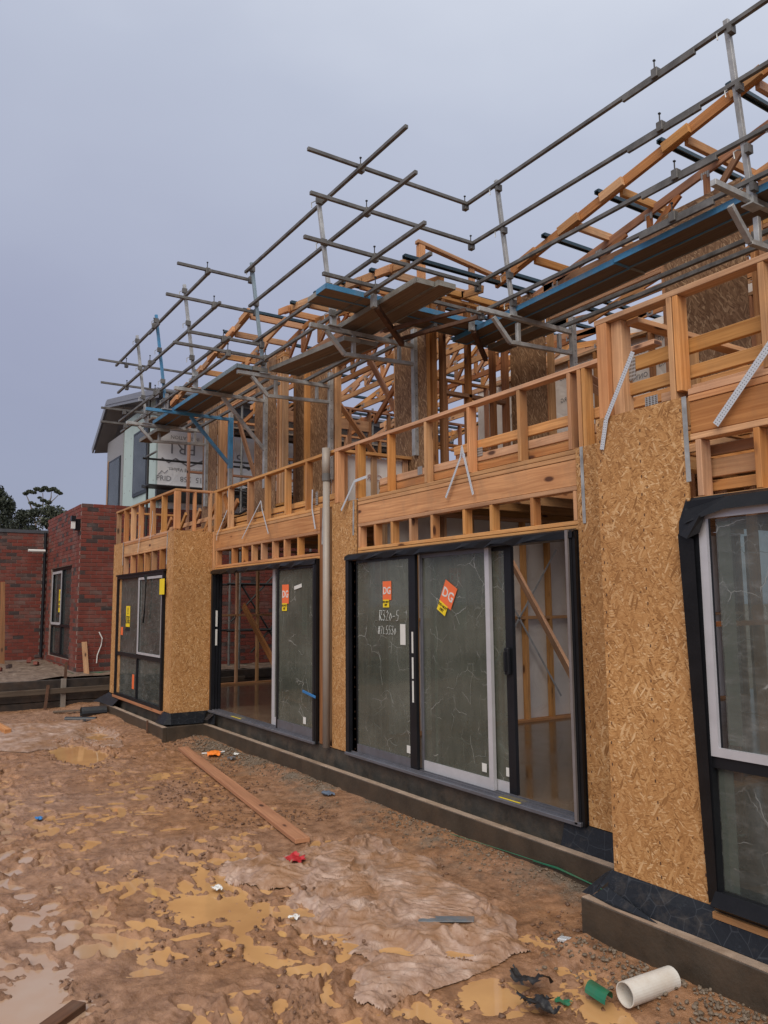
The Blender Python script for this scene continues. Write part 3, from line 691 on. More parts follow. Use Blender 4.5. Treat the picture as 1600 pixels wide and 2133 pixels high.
# return wall between the middle and set-back walls
for y, d in ((1.141, .07), (1.30, .05), (1.70, .05), (2.10, .05), (2.31, .06)): T_('return_stud', -7.41, -7.32, y, y+d, 3.06, 5.29, PINE_D)
T_('upper_plate', -7.41, -7.32, 1.145, 2.40, 5.295, 5.335); T_('noggin', -7.41, -7.32, 1.35, 2.3, 4.10, 4.145, PINE_D)
T_('bottom_plate', -7.41, -7.32, 1.141, 2.40, 3.02, 3.056)
# raised parapet frame on top of it
Bm('raised_plate', (-7.32, .93, 5.93), (-7.32, 2.35, 5.75), .07, .045); T_('raised_stud', -7.36, -7.29, .95, 1.04, 5.35, 5.90); T_('raised_stud', -7.355, -7.31, 1.75, 1.83, 5.34, 5.80)
Bm('raised_plate', (-7.32, .95, 5.40), (-7.32, 2.35, 5.38), .07, .07)
# interior partitions upstairs
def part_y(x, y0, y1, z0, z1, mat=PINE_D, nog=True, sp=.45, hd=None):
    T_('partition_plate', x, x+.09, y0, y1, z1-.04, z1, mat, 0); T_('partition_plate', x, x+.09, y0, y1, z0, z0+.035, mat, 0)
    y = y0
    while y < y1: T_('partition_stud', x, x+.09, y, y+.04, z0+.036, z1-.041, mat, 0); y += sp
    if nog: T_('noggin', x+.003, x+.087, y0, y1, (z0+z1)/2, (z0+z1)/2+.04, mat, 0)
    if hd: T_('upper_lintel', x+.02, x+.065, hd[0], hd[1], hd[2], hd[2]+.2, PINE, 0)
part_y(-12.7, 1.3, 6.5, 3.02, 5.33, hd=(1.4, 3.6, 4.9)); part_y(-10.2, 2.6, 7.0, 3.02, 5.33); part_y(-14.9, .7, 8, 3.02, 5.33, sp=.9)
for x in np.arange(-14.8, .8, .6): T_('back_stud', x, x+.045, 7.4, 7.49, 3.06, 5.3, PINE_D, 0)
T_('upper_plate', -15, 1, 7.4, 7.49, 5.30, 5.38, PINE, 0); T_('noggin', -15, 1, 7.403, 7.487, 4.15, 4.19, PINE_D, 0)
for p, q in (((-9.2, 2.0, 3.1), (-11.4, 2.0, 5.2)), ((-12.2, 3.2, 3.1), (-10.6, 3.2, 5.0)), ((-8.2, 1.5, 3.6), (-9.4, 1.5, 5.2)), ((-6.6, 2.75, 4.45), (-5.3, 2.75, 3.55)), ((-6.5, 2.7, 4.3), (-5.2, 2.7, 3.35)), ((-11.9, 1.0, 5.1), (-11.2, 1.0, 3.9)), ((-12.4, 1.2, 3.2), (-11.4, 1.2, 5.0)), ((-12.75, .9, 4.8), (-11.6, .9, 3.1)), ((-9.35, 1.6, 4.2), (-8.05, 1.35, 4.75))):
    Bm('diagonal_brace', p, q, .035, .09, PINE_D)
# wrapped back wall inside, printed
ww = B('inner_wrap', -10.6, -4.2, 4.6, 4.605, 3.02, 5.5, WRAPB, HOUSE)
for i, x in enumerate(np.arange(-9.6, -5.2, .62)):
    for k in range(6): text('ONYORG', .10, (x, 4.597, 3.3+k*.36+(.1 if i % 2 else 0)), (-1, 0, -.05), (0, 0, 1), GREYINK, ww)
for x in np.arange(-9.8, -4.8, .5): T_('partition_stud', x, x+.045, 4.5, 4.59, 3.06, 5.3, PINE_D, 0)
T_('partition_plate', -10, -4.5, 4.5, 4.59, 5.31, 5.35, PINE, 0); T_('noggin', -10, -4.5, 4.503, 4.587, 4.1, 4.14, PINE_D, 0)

# --- roof trusses: gables facing the yard
def truss(y, x0, xr, x1, z0, zr, z1, nw, zb, mat=None):
    t = bpy.data.objects.new('roof_truss', None); COL.objects.link(t); t.parent = HOUSE; t.matrix_parent_inverse = Matrix.Translation(-wloc(HOUSE)); t.location = (0, 0, 0)
    mat = mat or random.choice((PINE, PINE, PINE_D))
    BM('top_chord', (x0, y, z0), (xr, y, zr), .035, .09, mat, t, bevel=.0025)
    if x1 is not None: BM('top_chord', (xr+.01, y, zr), (x1, y, z1), .035, .09, mat, t, bevel=.0025)
    xe = x1 if x1 is not None else xr
    BM('bottom_chord', (x0+.35, y, zb), (xe-.35, y, zb), .035, .09, mat, t, bevel=.0025)
    def top(x): return z0+(zr-z0)*(x-x0)/(xr-x0) if x <= xr else zr+(z1-zr)*(x-xr)/(x1-xr)
    n = nw; st = (xe-x0-.9)/n
    for i in range(n):
        a = x0+.55+st*i; b = a+st*.55
        BM('web', (a, y, top(a)-.05), (a, y, zb+.05), .034, .07, mat, t)
        BM('web', (a, y, zb+.05), (b, y, top(b)-.05), .033, .065, mat, t)
        MB().box(a-.05, a+.05, y-.0205, y-.0175, top(a)-.085, top(a)-.015).build('nail_plate', NAILP, t)
    return t
zl = lambda x: 5.50+.172*(x+13.0) if x < -10.3 else 5.965-.152*(x+10.3)
for k, y in enumerate((1.0, 1.6, 2.2, 2.8, 3.4, 4.0, 4.6, 5.5, 6.4)):
    truss(y, -14.2, -10.3, -6.9, zl(-14.2)-.12, zl(-10.3)-.12, zl(-6.9)-.12, 12, 5.385)
truss(.62, -13.9, -10.3, None, zl(-13.9)-.12, zl(-10.31)-.12, None, 4, 5.385)
zr_ = lambda x: 5.66+.188*(x+6.35)
for k, y in enumerate((2.43, 3.0, 3.6, 4.2, 4.8, 5.4, 6.0, 6.9)):
    truss(y, -7.05, -1.6, 3.6, zr_(-7.05)-.16, zr_(-1.6)-.16, zr_(-7.05)-.16, 14, 5.435)
# barge rafters, outriggers and battens
Bm('barge_rafter', (-14.0, .1, zl(-14.0)-.05), (-10.45, .1, zl(-10.45)-.05), .045, .10)
Bm('barge_rafter', (-10.2, .55, zl(-10.2)-.02), (-6.95, .55, zl(-6.95)-.02), .045, .10)
Bm('barge_rafter', (-7.0, 1.9, zr_(-7.0)-.05), (-1.6, 1.9, zr_(-1.6)-.05), .045, .11)
for x in (-13.75, -13.2, -12.5, -11.85, -11.1, -10.52):
    Bm('barge_block', (x-.17, .05, zl(x-.17)-.075), (x+.17, .05, zl(x+.17)-.075), .045, .09); T_('outrigger', x+.02, x+.065, .124, 1.0, zl(x)-.12, zl(x)-.03)
for x in (-10.1, -9.45, -8.8, -8.1, -7.4):
    Bm('barge_block', (x-.16, .50, zl(x-.16)-.04), (x+.16, .50, zl(x+.16)-.04), .045, .09); T_('outrigger', x+.02, x+.065, .574, 1.9, zl(x)-.12, zl(x)-.03)
for x in (-6.40, -5.73, -5.12, -4.33, -3.6, -2.9):
    Bm('barge_block', (x-.15, 1.85, zr_(x-.15)-.065), (x+.15, 1.85, zr_(x+.15)-.065), .045, .10); T_('outrigger', x+.04, x+.085, 1.924, 3.3, zr_(x)-.14, zr_(x)-.05)
def batten(x, y0, y1, z): 
    MB().box(x-.02, x+.02, y0, y1, z+.022, z+.04).box(x-.032, x-.021, y0+.001, y1-.001, z, z+.039).box(x+.021, x+.032, y0+.001, y1-.001, z, z+.039).build('roof_batten', BATTEN, HOUSE)
for x in np.arange(-13.4, -6.9, .72):
    batten(x, .02 if x < -10.4 else .46, 6.5, zl(x)+.002)
for x in (-6.85, -6.1, -5.3, -4.5, -3.75, -3.0, -2.2): batten(x, 1.83, 7, zr_(x)+.012)

# --- straps and nail plates
def strap(pts, w=.03, mat=STRAP):
    m = MB(); d0 = 0
    for a, b in zip(pts[:-1], pts[1:]):
        a, b = V(a), V(b); d = b-a; n = V((0, -1, 0)); s_ = d.normalized().cross(n); s_.normalize(); s_ *= w/2
        L_ = d.length
        m.hexa([(b if i & 1 else a)+(s_ if i & 2 else -s_)+(n*.0016 if i & 4 else V()) for i in range(8)], (L_, w, .0016))
    return m.build('metal_strap', mat, HOUSE)
strap([(-2.95, -.645, 3.04), (-3.19, -.625, 2.68), (-3.235, -.622, 2.50)], .032); strap([(-2.10, -.64, 2.86), (-2.45, -.628, 2.50)], .04)
strap([(-2.645, -.6145, 2.70), (-2.64, -.6145, 2.22)], .03, GALV); strap([(-3.96, -.0145, 2.71), (-3.955, -.0145, 2.14)], .03, GALV)
strap([(-5.33, -.035, 2.96), (-5.36, -.03, 2.86), (-5.58, -.035, 2.52)], .025); strap([(-5.33, -.04, 2.95), (-5.18, -.045, 2.50)], .025)
strap([(-6.95, -.03, 2.91), (-7.17, -.05, 2.89), (-7.46, -.05, 2.60)], .03); strap([(-7.25, -.0145, 2.69), (-7.26, -.0145, 2.31)], .03, GALV)
strap([(-9.67, -.03, 2.97), (-10.31, -.03, 2.50)], .02); strap([(-9.66, -.035, 2.96), (-9.63, -.03, 2.84), (-9.40, -.04, 2.50)], .025)
strap([(-8.18, -.03, 2.93), (-8.19, -.03, 2.70), (-8.09, -.04, 2.45)], .028); strap([(-7.95, -.012, 2.69), (-7.97, -.012, 2.26)], .028, GALV)
strap([(-10.88, -.03, 2.97), (-11.28, -.03, 2.63), (-11.3, -.03, 2.55)], .022)
for x, z in ((-13.3, 2.72), (-12.6, 2.9)): strap([(x+.04, -.64, z+.2), (x, -.63, z), (x-.1, -.63, z-.25)], .02)
strap([(-14.4, -.614, 2.72), (-14.41, -.614, 2.3)], .03, GALV); strap([(-11.84, -.614, 2.69), (-11.86, -.614, 2.2)], .03, GALV)
def nailp(x, z, y, w=.11, h=.09): MB().box(x, x+w, y-.002, y, z, z+h).build('nail_plate', NAILP, HOUSE)
for a in ((-3.1, 2.92, -.501, .05, .14), (-2.99, 2.71, -.503, .09, .08), (-5.28, 2.86, .098, .07, .08), (-4.13, 2.87, .098, .06, .09), (-2.5, 2.29, -.47, .10, .055), (-8.4, 2.78, .13, .06, .16), (-10.5, 2.78, .138, .09, .08), (-6.2, 2.83, .099, .08, .08)): nailp(*a)
Bm('truss_board', (-2.62, -.46, 2.30), (-1, -.46, 2.30), .03, .10); Bm('truss_board', (-2.62, -.465, 2.20), (-1, -.465, 2.20), .03, .06)
Bm('truss_board', (-2.62, -.46, 2.40), (-1, -.46, 2.40), .03, .06)

# --- doors
def panel(par, x0, x1, y, z0, z1, sl, sr, sb, mt, ml, mr, mbm, top=.05, glass=GLASS, th=.034):
    """sliding leaf: stiles, rails, one pane"""
    f = B('door_leaf', x0, x0+sl, y, y+th, z0, z1, ml, par, .002)
    B('door_stile', x1-sr, x1, y, y+th, z0, z1, mr, f); B('bottom_rail', x0+sl, x1-sr, y+.002, y+th-.002, z0, z0+sb, mbm, f); B('top_rail', x0+sl, x1-sr, y+.002, y+th-.002, z1-top, z1, mt, f)
    B('glass_pane', x0+sl, x1-sr, y+th*.4, y+th*.4+.006, z0+sb, z1-top, glass, f)
    return f
def door(x0, x1, jl):
    d = MB().box(x0, x1, -.05, .10, 2.035, 2.098).build('sliding_door', BLACKAL, HOUSE, .003)
    B('door_jamb', x0, x0+.05, -.05, .11, .012, 2.034, BLACKAL, d); B('door_jamb', x1-.05, x1, -.05, .11, .012, 2.034, BLACKAL, d)
    for i in range(3): B('jamb_track', x0+.051, x0+.068, -.03+i*.045, .0+i*.045, .02, 2.034, BLACKAL, d); B('jamb_track', x1-.068, x1-.051, -.03+i*.045, .0+i*.045, .02, 2.034, BLACKAL, d)
    B('door_sill', x0-.01, x1+.01, -.07, .12, -.012, .018, GREYAL, d, .004)
    for i in range(3): B('sill_track', x0+.05, x1-.05, -.028+i*.045, -.020+i*.045, .0185, .034, GREYAL, d)
    m = MB(); n = 26
    for i in range(n):
        a = x0-.02+(x1-x0+.04)*i/n; b = x0-.02+(x1-x0+.04)*(i+1)/n
        ja, jb = [(.012*math.sin(i*1.7)+.008*math.sin(i*4.1)), (.012*math.sin((i+1)*1.7)+.008*math.sin((i+1)*4.1))]
        m.poly([(a, -.062-ja*.6, 2.04+ja), (b, -.062-jb*.6, 2.04+jb), (b, -.058, 2.085), (a, -.058, 2.085)]); m.poly([(a, -.058, 2.085), (b, -.058, 2.085), (b, -.008, 2.112), (a, -.008, 2.112)])
    m.build('head_flashing', FLASH, d)
    for a, b in ((x0-.022, x0-.001), (x1+.001, x1+.03)): B('side_flashing', a, b, -.045, -.012, -.01, 2.09, FLASH, d)
    return d
DA = door(-11.43, -8.085, 0)
panel(DA, -9.50, -8.42, .072, .03, 2.035, .075, .07, .10, GREYAL, SILVAL, GREYAL, SILVAL)
panel(DA, -9.19, -8.14, -.012, .03, 2.035, .045, .05, .11, BLACKAL, BLACKAL, BLACKAL, GREYAL, .03)
B('stile_reflection', -8.43, -8.40, .06, .064, .14, 2.0, SILVAL, DA)  # added silver strip, stands in for a stile reflected in the glass
DB = door(-7.36, -4.06, 0)
panel(DB, -7.30, -6.115, -.012, .03, 2.035, .10, .11, .085, BLACKAL, BLACKAL, BLACKAL, GREYAL, .03)
panel(DB, -6.10, -5.09, .033, .03, 2.035, .03, .055, .09, GREYAL, GREYAL, SILVAL, SILVAL, .035)
B('stile_reflection', -5.93, -5.89, .069, .072, .13, 1.98, PALEG, DB)  # added pale strip, paints the reflection of a stile behind the pane
p3 = panel(DB, -6.0, -4.86, .075, .03, 2.035, .06, .085, .085, BLACKAL, BLACKAL, BLACKAL, SILVAL, .03)
B('door_handle', -4.93, -4.88, .035, .07, .98, 1.20, BLACKAL, p3, .006); B('door_handle', -4.90, -4.885, .0, .034, 1.01, 1.17, BLACKAL, p3, .004)
B('pale_strip', -4.105, -4.08, -.07, -.052, .0, 2.10, simple('grey_jamb_film', (.19, .17, .17), .5), DB)
def sticker(par, x, z, y, w, h, rot=0, letters='DG', dull=False, yel=True):
    c, s_ = math.cos(rot), math.sin(rot); r = V((c, 0, s_)); u = V((-s_, 0, c)); o_ = V((x, y, z))
    m = MB().hexa([o_+r*(w/2 if i & 1 else -w/2)+u*(h/2 if i & 4 else -h/2)+V((0, -.0015 if i & 2 else 0, 0)) for i in range(8)], (w, .001, h))
    st = m.build('sticker', ORANGE, par)
    text(letters, w*.66, o_+V((0, -.003, 0))-u*h*.02, r, u, WHITES, st, sx=.95, bold=.002)
    if yel:
        q = o_-u*(h*.5+w*.22)-r*w*.12
        m = MB().hexa([q+r*(w*.36 if i & 1 else -w*.36)+u*(w*.25 if i & 4 else -w*.25)+V((0, -.0025 if i & 2 else -.001, 0)) for i in range(8)], (w, .001, h))
        y_ = m.build('sticker', YELLOW, par)
        text('DO NOT', w*.17, q+u*w*.1+V((0, -.004, 0)), r, u, BLACKS, y_, bold=.001); text('HIT', w*.2, q-u*w*.1+V((0, -.004, 0)), r, u, BLACKS, y_, bold=.001)
sticker(DB, -6.615, 1.70, -.0045, .155, .19); sticker(DB, -5.665, 1.645, .039, .19, .215, -.5); sticker(DB, -5.60, 1.80, .072, .17, .17, 0, yel=False)
B('paper_label', -5.59, -5.46, .078, .080, 1.33, 1.70, PALEG, DB)
B('paper_label', -6.385, -6.295, -.006, -.0045, 1.17, 1.37, WHITES, DB)
for x, y, z in ((-6.29, -.006, .16), (-5.24, .038, .16), (-4.985, .08, .16)): B('paper_label', x, x+.06, y-.0015, y, z, z+.07, WHITES, DB)
for z in (1.20, .96, .74): B('paper_label', -6.18, -6.155, -.0145, -.0125, z-.10, z+.10, WHITES, DB)
sticker(DA, -8.95, 1.70, -.0045, .19, .24); B('sticker', -9.36, -9.325, .078, .080, 1.5, 1.85, ORANGE, DA)
Bm('tape_strip', (-8.70, -.006, 1.77), (-8.50, -.006, 1.80), .002, .045, WHITES)
B('paper_label', -8.66, -8.52, .08, .082, 1.2, 1.62, PALEG, DA); B('paper_label', -8.45, -8.38, -.0055, -.0045, .17, .25, WHITES, DA)
for z in (1.25, .97): B('paper_label', -11.358, -11.356, .0, .03, z, z+.24, WHITES, DA)
B('sill_label', -4.95, -4.70, -.045, .02, .0185, .020, YELLOW, DB); B('sill_label', -10.6, -10.25, -.045, .02, .0185, .020, YELLOW, DA)
Bm('blue_strap', (-8.36, -.06, .56), (-8.02, -.07, .52), .01, .03, BLUET)
def scrawl(par, lines, mat=CHALK, r=.0032):
    m = MB()
    for l in lines: m.tube(l, r, 4, False)
    return m.build('marker_writing', mat, par)
def glyphs(s, x, z, h, y, slant=.12):
    G = {'R': [[(0, 0), (0.05, 1)], [(-.05, .95), (.5, .95), (.45, .55), (.05, .5), (.5, 0)]], '3': [[(0, .95), (.5, .95), (.2, .6), (.5, .35), (.3, 0), (0, .1)]], '2': [[(0, .75), (.25, .95), (.45, .7), (0, 0), (.5, .03)]], '0': [[(.25, .7), (0, .35), (.2, 0), (.48, .3), (.25, .7)]],
         '-': [[(0, .4), (.45, .42)]], '5': [[(.5, 1), (.1, .95), (.08, .55), (.45, .5), (.4, .05), (0, 0)]], '#': [[(.15, 0), (.25, .9)], [(.4, 0), (.5, .9)], [(0, .3), (.6, .35)], [(0, .6), (.6, .65)]], '7': [[(0, .9), (.5, .95), (.15, 0)], [(.05, .45), (.4, .48)]], 'L': [[(.1, .8), (.05, 0), (.5, .05)]]}
    out = []
    for ch in s:
        for st in G.get(ch, []): out.append([(x+(a+slant*b)*h*.75, y, z+b*h) for a, b in st])
        x += h*.58
    return out
scrawl(DB, glyphs('R320-5', -6.76, 1.40, .105, -.006)+glyphs('#7L5530', -6.79, 1.265, .085, -.006))
for nm_, x0, x1, y, n_, par in (('B', -7.15, -6.3, -.0055, 7, DB), ('B', -5.95, -5.2, .042, 8, DB), ('A', -9.1, -8.3, -.0055, 7, DA)):
    ls = []
    for i in range(n_):
        x = random.uniform(x0, x1); z = random.uniform(.2, 1.6); a = random.uniform(0, 6.3); pl_ = [(x, y, z)]
        for k in range(random.randint(3, 7)): a += random.gauss(0, .5); x += .045*math.cos(a); z += .06*math.sin(a); x = min(max(x, x0), x1); pl_.append((x, y, z))
        ls.append(pl_)
    scrawl(par, ls, SCRATCH, .0009)
# --- windows
def window(par, x0, x1, y, z0, z1, ztr, mulls, panes):
    w = MB().box(x0, x1, y-.03, y+.08, z1-.05, z1).box(x0, x1, y-.03, y+.08, z0, z0+.05).box(x0, x0+.06, y-.0295, y+.0795, z0+.05, z1-.05).box(x1-.06, x1, y-.0295, y+.0795, z0+.05, z1-.05).build('window', BLACKAL, par, 0)
    for m in mulls: B('mullion', m-.025, m+.025, y-.012, y+.06, z0+.05, z1-.05, BLACKAL, w)
    B('transom_bar', x0+.06, x1-.06, y-.015, y+.062, ztr-.03, ztr+.03, BLACKAL, w)
    for a, b, c, d, yy in panes: B('glass_pane', a, b, y+yy, y+yy+.006, c, d, GLASSD, w)
    return w
WL = window(HOUSE, -14.62, -11.885, -.62, .0, 2.10, .735, [-13.28], [(-14.56, -13.305, .05, .705, .02), (-13.255, -11.945, .05, .705, .02), (-14.56, -13.305, .765, 2.05, .01), (-13.255, -11.945, .765, 2.05, .0)])
MB().box(-13.25, -13.20, -.644, -.632, .78, 2.04).box(-11.985, -11.955, -.644, -.632, .78, 2.04).box(-13.20, -11.985, -.644, -.632, .78, .815).box(-13.20, -11.985, -.644, -.632, 2.0, 2.04).build('sash_frame', SILVAL, WL)
B('window_sill', -14.7, -11.84, -.655, -.60, -.045, .0, PINE_D, WL); B('head_flashing', -14.66, -11.84, -.66, -.60, 2.101, 2.13, FLASH, WL)
B('side_flashing', -11.884, -11.862, -.64, -.613, .0, 1.95, FLASH, WL)
def ysticker(par, x, y, z0, z1, w):
    s_ = B('sticker', x-w/2, x+w/2, y-.002, y, z0, z1, YELLOW, par); h = z1-z0
    text('!', h*.38, (x, y-.003, z0+h*.76), XR, ZU, BLACKS, s_, bold=.012); text('STOP', w*.34, (x, y-.003, z0+h*.45), XR, ZU, BLACKS, s_, bold=.003); text('LOOK', w*.34, (x, y-.003, z0+h*.28), XR, ZU, BLACKS, s_, bold=.003)
    B('sticker_base', x-w/2-.005, x+w/2+.005, y-.003, y-.0005, z0-.05, z0+.02, BLACKS, s_)
ysticker(WL, -13.95, -.612, 1.19, 1.57, .25); B('sticker', -14.40, -14.26, -.6115, -.6105, 1.06, 1.2, ORANGE, WL); B('sticker', -13.62, -13.50, -.6015, -.6, .18, .42, ORANGE, WL)
B('sticker', -12.02, -11.78, -.662, -.66, 1.74, 1.98, YELLOW, WL)
MB().tube([(-12.8, -.66, 2.06), (-12.72, -.67, 1.95), (-12.76, -.67, 1.5), (-12.82, -.67, 1.3)], [.03, .012, .012, .016], 6).build('loose_flashing', FLASH, WL)
WR = window(HOUSE, -2.645, 1.0, -.605, .035, 2.11, .735, [], [(-2.585, .94, .085, .705, .02), (-2.5, .9, .80, 2.0, .0)])
MB().box(-2.585, -2.54, -.632, -.61, .765, 2.055).box(-2.54, .9, -.632, -.61, .765, .81).box(-2.54, .9, -.632, -.61, 2.005, 2.055).build('sash_frame', SILVAL, WR)
B('glass_bead', -2.495, -2.42, -.6, -.596, .83, 1.985, simple('pale_seal', (.30, .31, .28), .5), WR); B('glass_bead', -2.583, -2.5, -.58, -.576, .09, .70, simple('pale_seal', (.30, .31, .28), .5), WR)
m = MB(); n = 14
for i in range(n):
    a = -2.66+3.6*i/n; b = -2.66+3.6*(i+1)/n; f = lambda x: min(1, (x+2.66)/.22)
    for x_, y_ in ((a, b),):
        m.poly([(a, -.665-.01*f(a), 1.985+.055*f(a)), (b, -.665-.01*f(b), 1.985+.055*f(b)), (b, -.64, 2.06+.05*f(b)), (a, -.64, 2.06+.05*f(a))]); m.poly([(a, -.64, 2.06+.05*f(a)), (b, -.64, 2.06+.05*f(b)), (b, -.60, 2.13), (a, -.60, 2.13)])
m.build('head_flashing', FLASH, WR)
MB().poly([(-2.69, -.66, 1.93), (-2.62, -.69, 1.90), (-2.55, -.67, 2.02), (-2.63, -.64, 2.06)]).poly([(-2.70, -.64, 2.0), (-2.69, -.66, 1.93), (-2.63, -.64, 2.06), (-2.66, -.62, 2.13)]).poly([(-2.62, -.69, 1.90), (-2.56, -.66, 1.93), (-2.53, -.65, 2.02), (-2.55, -.67, 2.02)]).build('folded_flashing', FLASH, WR)
MB().poly([(-2.70, -.655, 1.93), (-2.60, -.66, 1.9), (-2.585, -.645, .05), (-2.645, -.635, .02)]).poly([(-2.70, -.655, 1.93), (-2.645, -.635, .02), (-2.65, -.613, .02), (-2.66, -.613, 2.0)]).build('side_flashing', FLASH, WR)
m = MB().poly([(-2.585, -.66, .10), (1, -.66, .10), (1, -.70, .03), (-2.60, -.69, .03)]).poly([(-2.60, -.69, .03), (1, -.70, .03), (1, -.62, -.012), (-2.60, -.62, -.012)]).build('sill_flashing', FLASH, WR)
B('window_sill', -2.62, 1, -.645, -.6, -.045, -.013, PINE, WR)
# printed membrane at the base of the right bay and left bay
m = MB()
for i in range(18):
    a = -3.30+4.2*i/18; b = -3.30+4.2*(i+1)/18; j = lambda k: .008*math.sin(k*2.3)
    m.poly([(a, -.682+j(i), -.15), (b, -.682+j(i+1), -.15), (b, -.645+j(i+1), -.055), (a, -.645+j(i), -.055)], [(a, 0), (b, 0), (b, .1), (a, .1)]); m.poly([(a, -.645+j(i), -.055), (b, -.645+j(i+1), -.055), (b, -.6135, .004), (a, -.6135, .004)], [(a, .1), (b, .1), (b, .17), (a, .17)])
m.poly([(-3.30, -.613, .004), (-3.30, -.645, -.055), (-3.38, -.70, -.145), (-3.36, -.60, -.03)]); m.poly([(-3.36, -.60, -.03), (-3.38, -.70, -.145), (-3.50, -.66, -.17), (-3.44, -.55, -.08)])
m.poly([(-3.36, -.60, -.03), (-3.44, -.55, -.08), (-3.66, -.45, -.21), (-3.5, -.38, -.1)]); m.poly([(-3.30, -.60, -.0), (-3.36, -.60, -.03), (-3.5, -.38, -.1), (-3.30, -.3, -.05)])
m.poly([(-3.38, -.70, -.145), (-3.30, -.66, -.08), (-2.9, -.72, -.148), (-3.2, -.73, -.148)])
m.build('base_membrane', MEMB, HOUSE)
m = MB()
for i in range(10):
    a = -4.25+.95*i/10; b = -4.25+.95*(i+1)/10
    m.poly([(a, -.075, -.20), (b, -.075, -.20), (b, -.016, -.005), (a, -.016, -.005)], [(a, 0), (b, 0), (b, .2), (a, .2)])
m.build('base_membrane', MEMB, HOUSE)
m = MB()
pr = [(-11.95, -.70, -.17), (-11.75, -.72, -.15), (-11.56, -.70, -.16), (-11.50, -.60, -.16), (-11.49, -.35, -.17), (-11.49, -.12, -.17)]
tp = [(-11.95, -.62, -.03), (-11.75, -.635, .0), (-11.56, -.62, -.0), (-11.525, -.60, -.0), (-11.525, -.35, -.0), (-11.525, -.05, -.0)]
for i in range(5): m.poly([pr[i], pr[i+1], tp[i+1], tp[i]])
m.build('base_membrane', MEMB, HOUSE); m = MB()
m.poly([(-11.35, -.10, -.17), (-11.15, -.07, -.16), (-11.2, -.05, -.02), (-11.33, -.09, -.03)]); m.poly([(-11.33, -.09, -.03), (-11.2, -.05, -.02), (-11.22, -.15, -.10), (-11.3, -.18, -.10)])
m.build('membrane_flap', MEMB, HOUSE); m = MB()
m.poly([(-15.05, -.62, .0), (-14.9, -.62, -.02), (-14.95, -.78, -.17), (-15.45, -.82, -.19)]); m.poly([(-14.9, -.62, -.02), (-14.3, -.62, -.04), (-14.3, -.75, -.17), (-14.95, -.78, -.17)])
m.build('base_membrane', MEMB, HOUSE)
# downpipe
dp = MB().tube([(-7.785, -.06, .0), (-7.785, -.06, 2.98)], .040, 14).build('downpipe', PIPEG, HOUSE, smooth=True)
MB().tube([(-7.79, -.06, 3.0), (-7.79, -.06, 3.36)], .047, 14).build('pipe_sleeve', PIPEG, dp, smooth=True); MB().tube([(-7.785, -.06, 2.975), (-7.785, -.06, 3.06)], .049, 14).build('pipe_band', simple('grey_band', (.12, .115, .11), .5), dp)
pts = []
for i in range(90): t = i/89; pts.append((-10.93+.035*math.cos(t*40), .30+.05*math.sin(t*40), 3.42-.42*t))
MB().tube(pts, .014, 6).build('coiled_cable', INSUL, HOUSE)
MB().tube([(-10.95, .3, 2.99), (-11.2, .3, 2.96), (-11.6, .32, 3.0)], .016, 6).build('coiled_cable', INSUL, HOUSE)
# --- ground floor interior
part_y(-7.9, .75, 8.0, .0, 2.7, PINE, sp=.45); B('inner_wrap', -7.92, -7.91, .75, 8, .0, 2.7, WRAPB, HOUSE)
part_y(-15.0, 0, 8.5, .0, 2.7, PINE, sp=.45)
for x in np.arange(-14.6, 1, .6): T_('back_stud', x, x+.045, 8.4, 8.49, 0, 2.7, PINE_D, 0)
Bm('diagonal_brace', (-7.0, 2.0, 2.1), (-5.2, 1.1, .9), .035, .09); Bm('diagonal_brace', (-12.9, 1.1, 1.55), (-11.2, 1.0, .5), .04, .12, WOOD_W)
Bm('diagonal_brace', (-13.8, 2.3, 2.5), (-12.3, 1.9, 1.4), .035, .09)
for p, q in (((-7.8, 2.3, 2.2), (-7.8, 3.6, .3)), ((-7.8, 2.2, .5), (-7.8, 3.6, 2.3))): Bm('cross_brace', p, q, .004, .03, GALV)
part_y(-4.2, .6, 8, 0, 2.7, PINE_D); 

# ------------------------------------------------------------------ roof edge scaffold
SC = thing('edge_scaffold', 'galvanised steel guard rail scaffold bracketed along the upper wall', 'scaffold', (-9, .2, 4.7))
def sc(n, p, q, w, mat=GALV, par=None, h=None, up=(0, 0, 1)): return BM(n, p, q, w, h or w, mat, par or SC, up, .002)
def bracket(x, yw, zt=4.69, kind='truss', mat=GALV, post=None):
    b = sc('wall_bracket', (x, yw-.035, post or 3.33), (x, yw-.035, 4.9), .065, mat if kind != 'blue' else GALV)
    if kind == 'blue': sc('bracket_sleeve', (x, yw-.035, 3.85), (x, yw-.035, 4.72), .074, BLUE, b)
    m2 = BLUE if kind == 'blue' else mat
    sc('transom', (x, yw-.07, zt), (x, yw-1.47, zt), .05, m2, b)
    if kind == 'truss':
        sc('lower_arm', (x, yw-.07, 4.46), (x, yw-1.02, 4.42), .045, mat, b); sc('arm_brace', (x, yw-1.02, 4.42), (x, yw-1.26, 4.66), .045, mat, b)
        sc('strut', (x, yw-.90, 4.445), (x, yw-.90, 4.66), .045, mat, b); sc('strut', (x, yw-.26, 4.48), (x, yw-.26, 4.66), .04, mat, b)
    else:
        sc('arm_brace', (x, yw-.06, 3.93), (x, yw-.74, 4.66), .05, m2, b)
    for k in range(9): MB().box(x+.0326, x+.0335, yw-.04, yw-.03, 3.5+k*.14, 3.51+k*.14).build('bolt_hole', BLACKS, b)
    return b
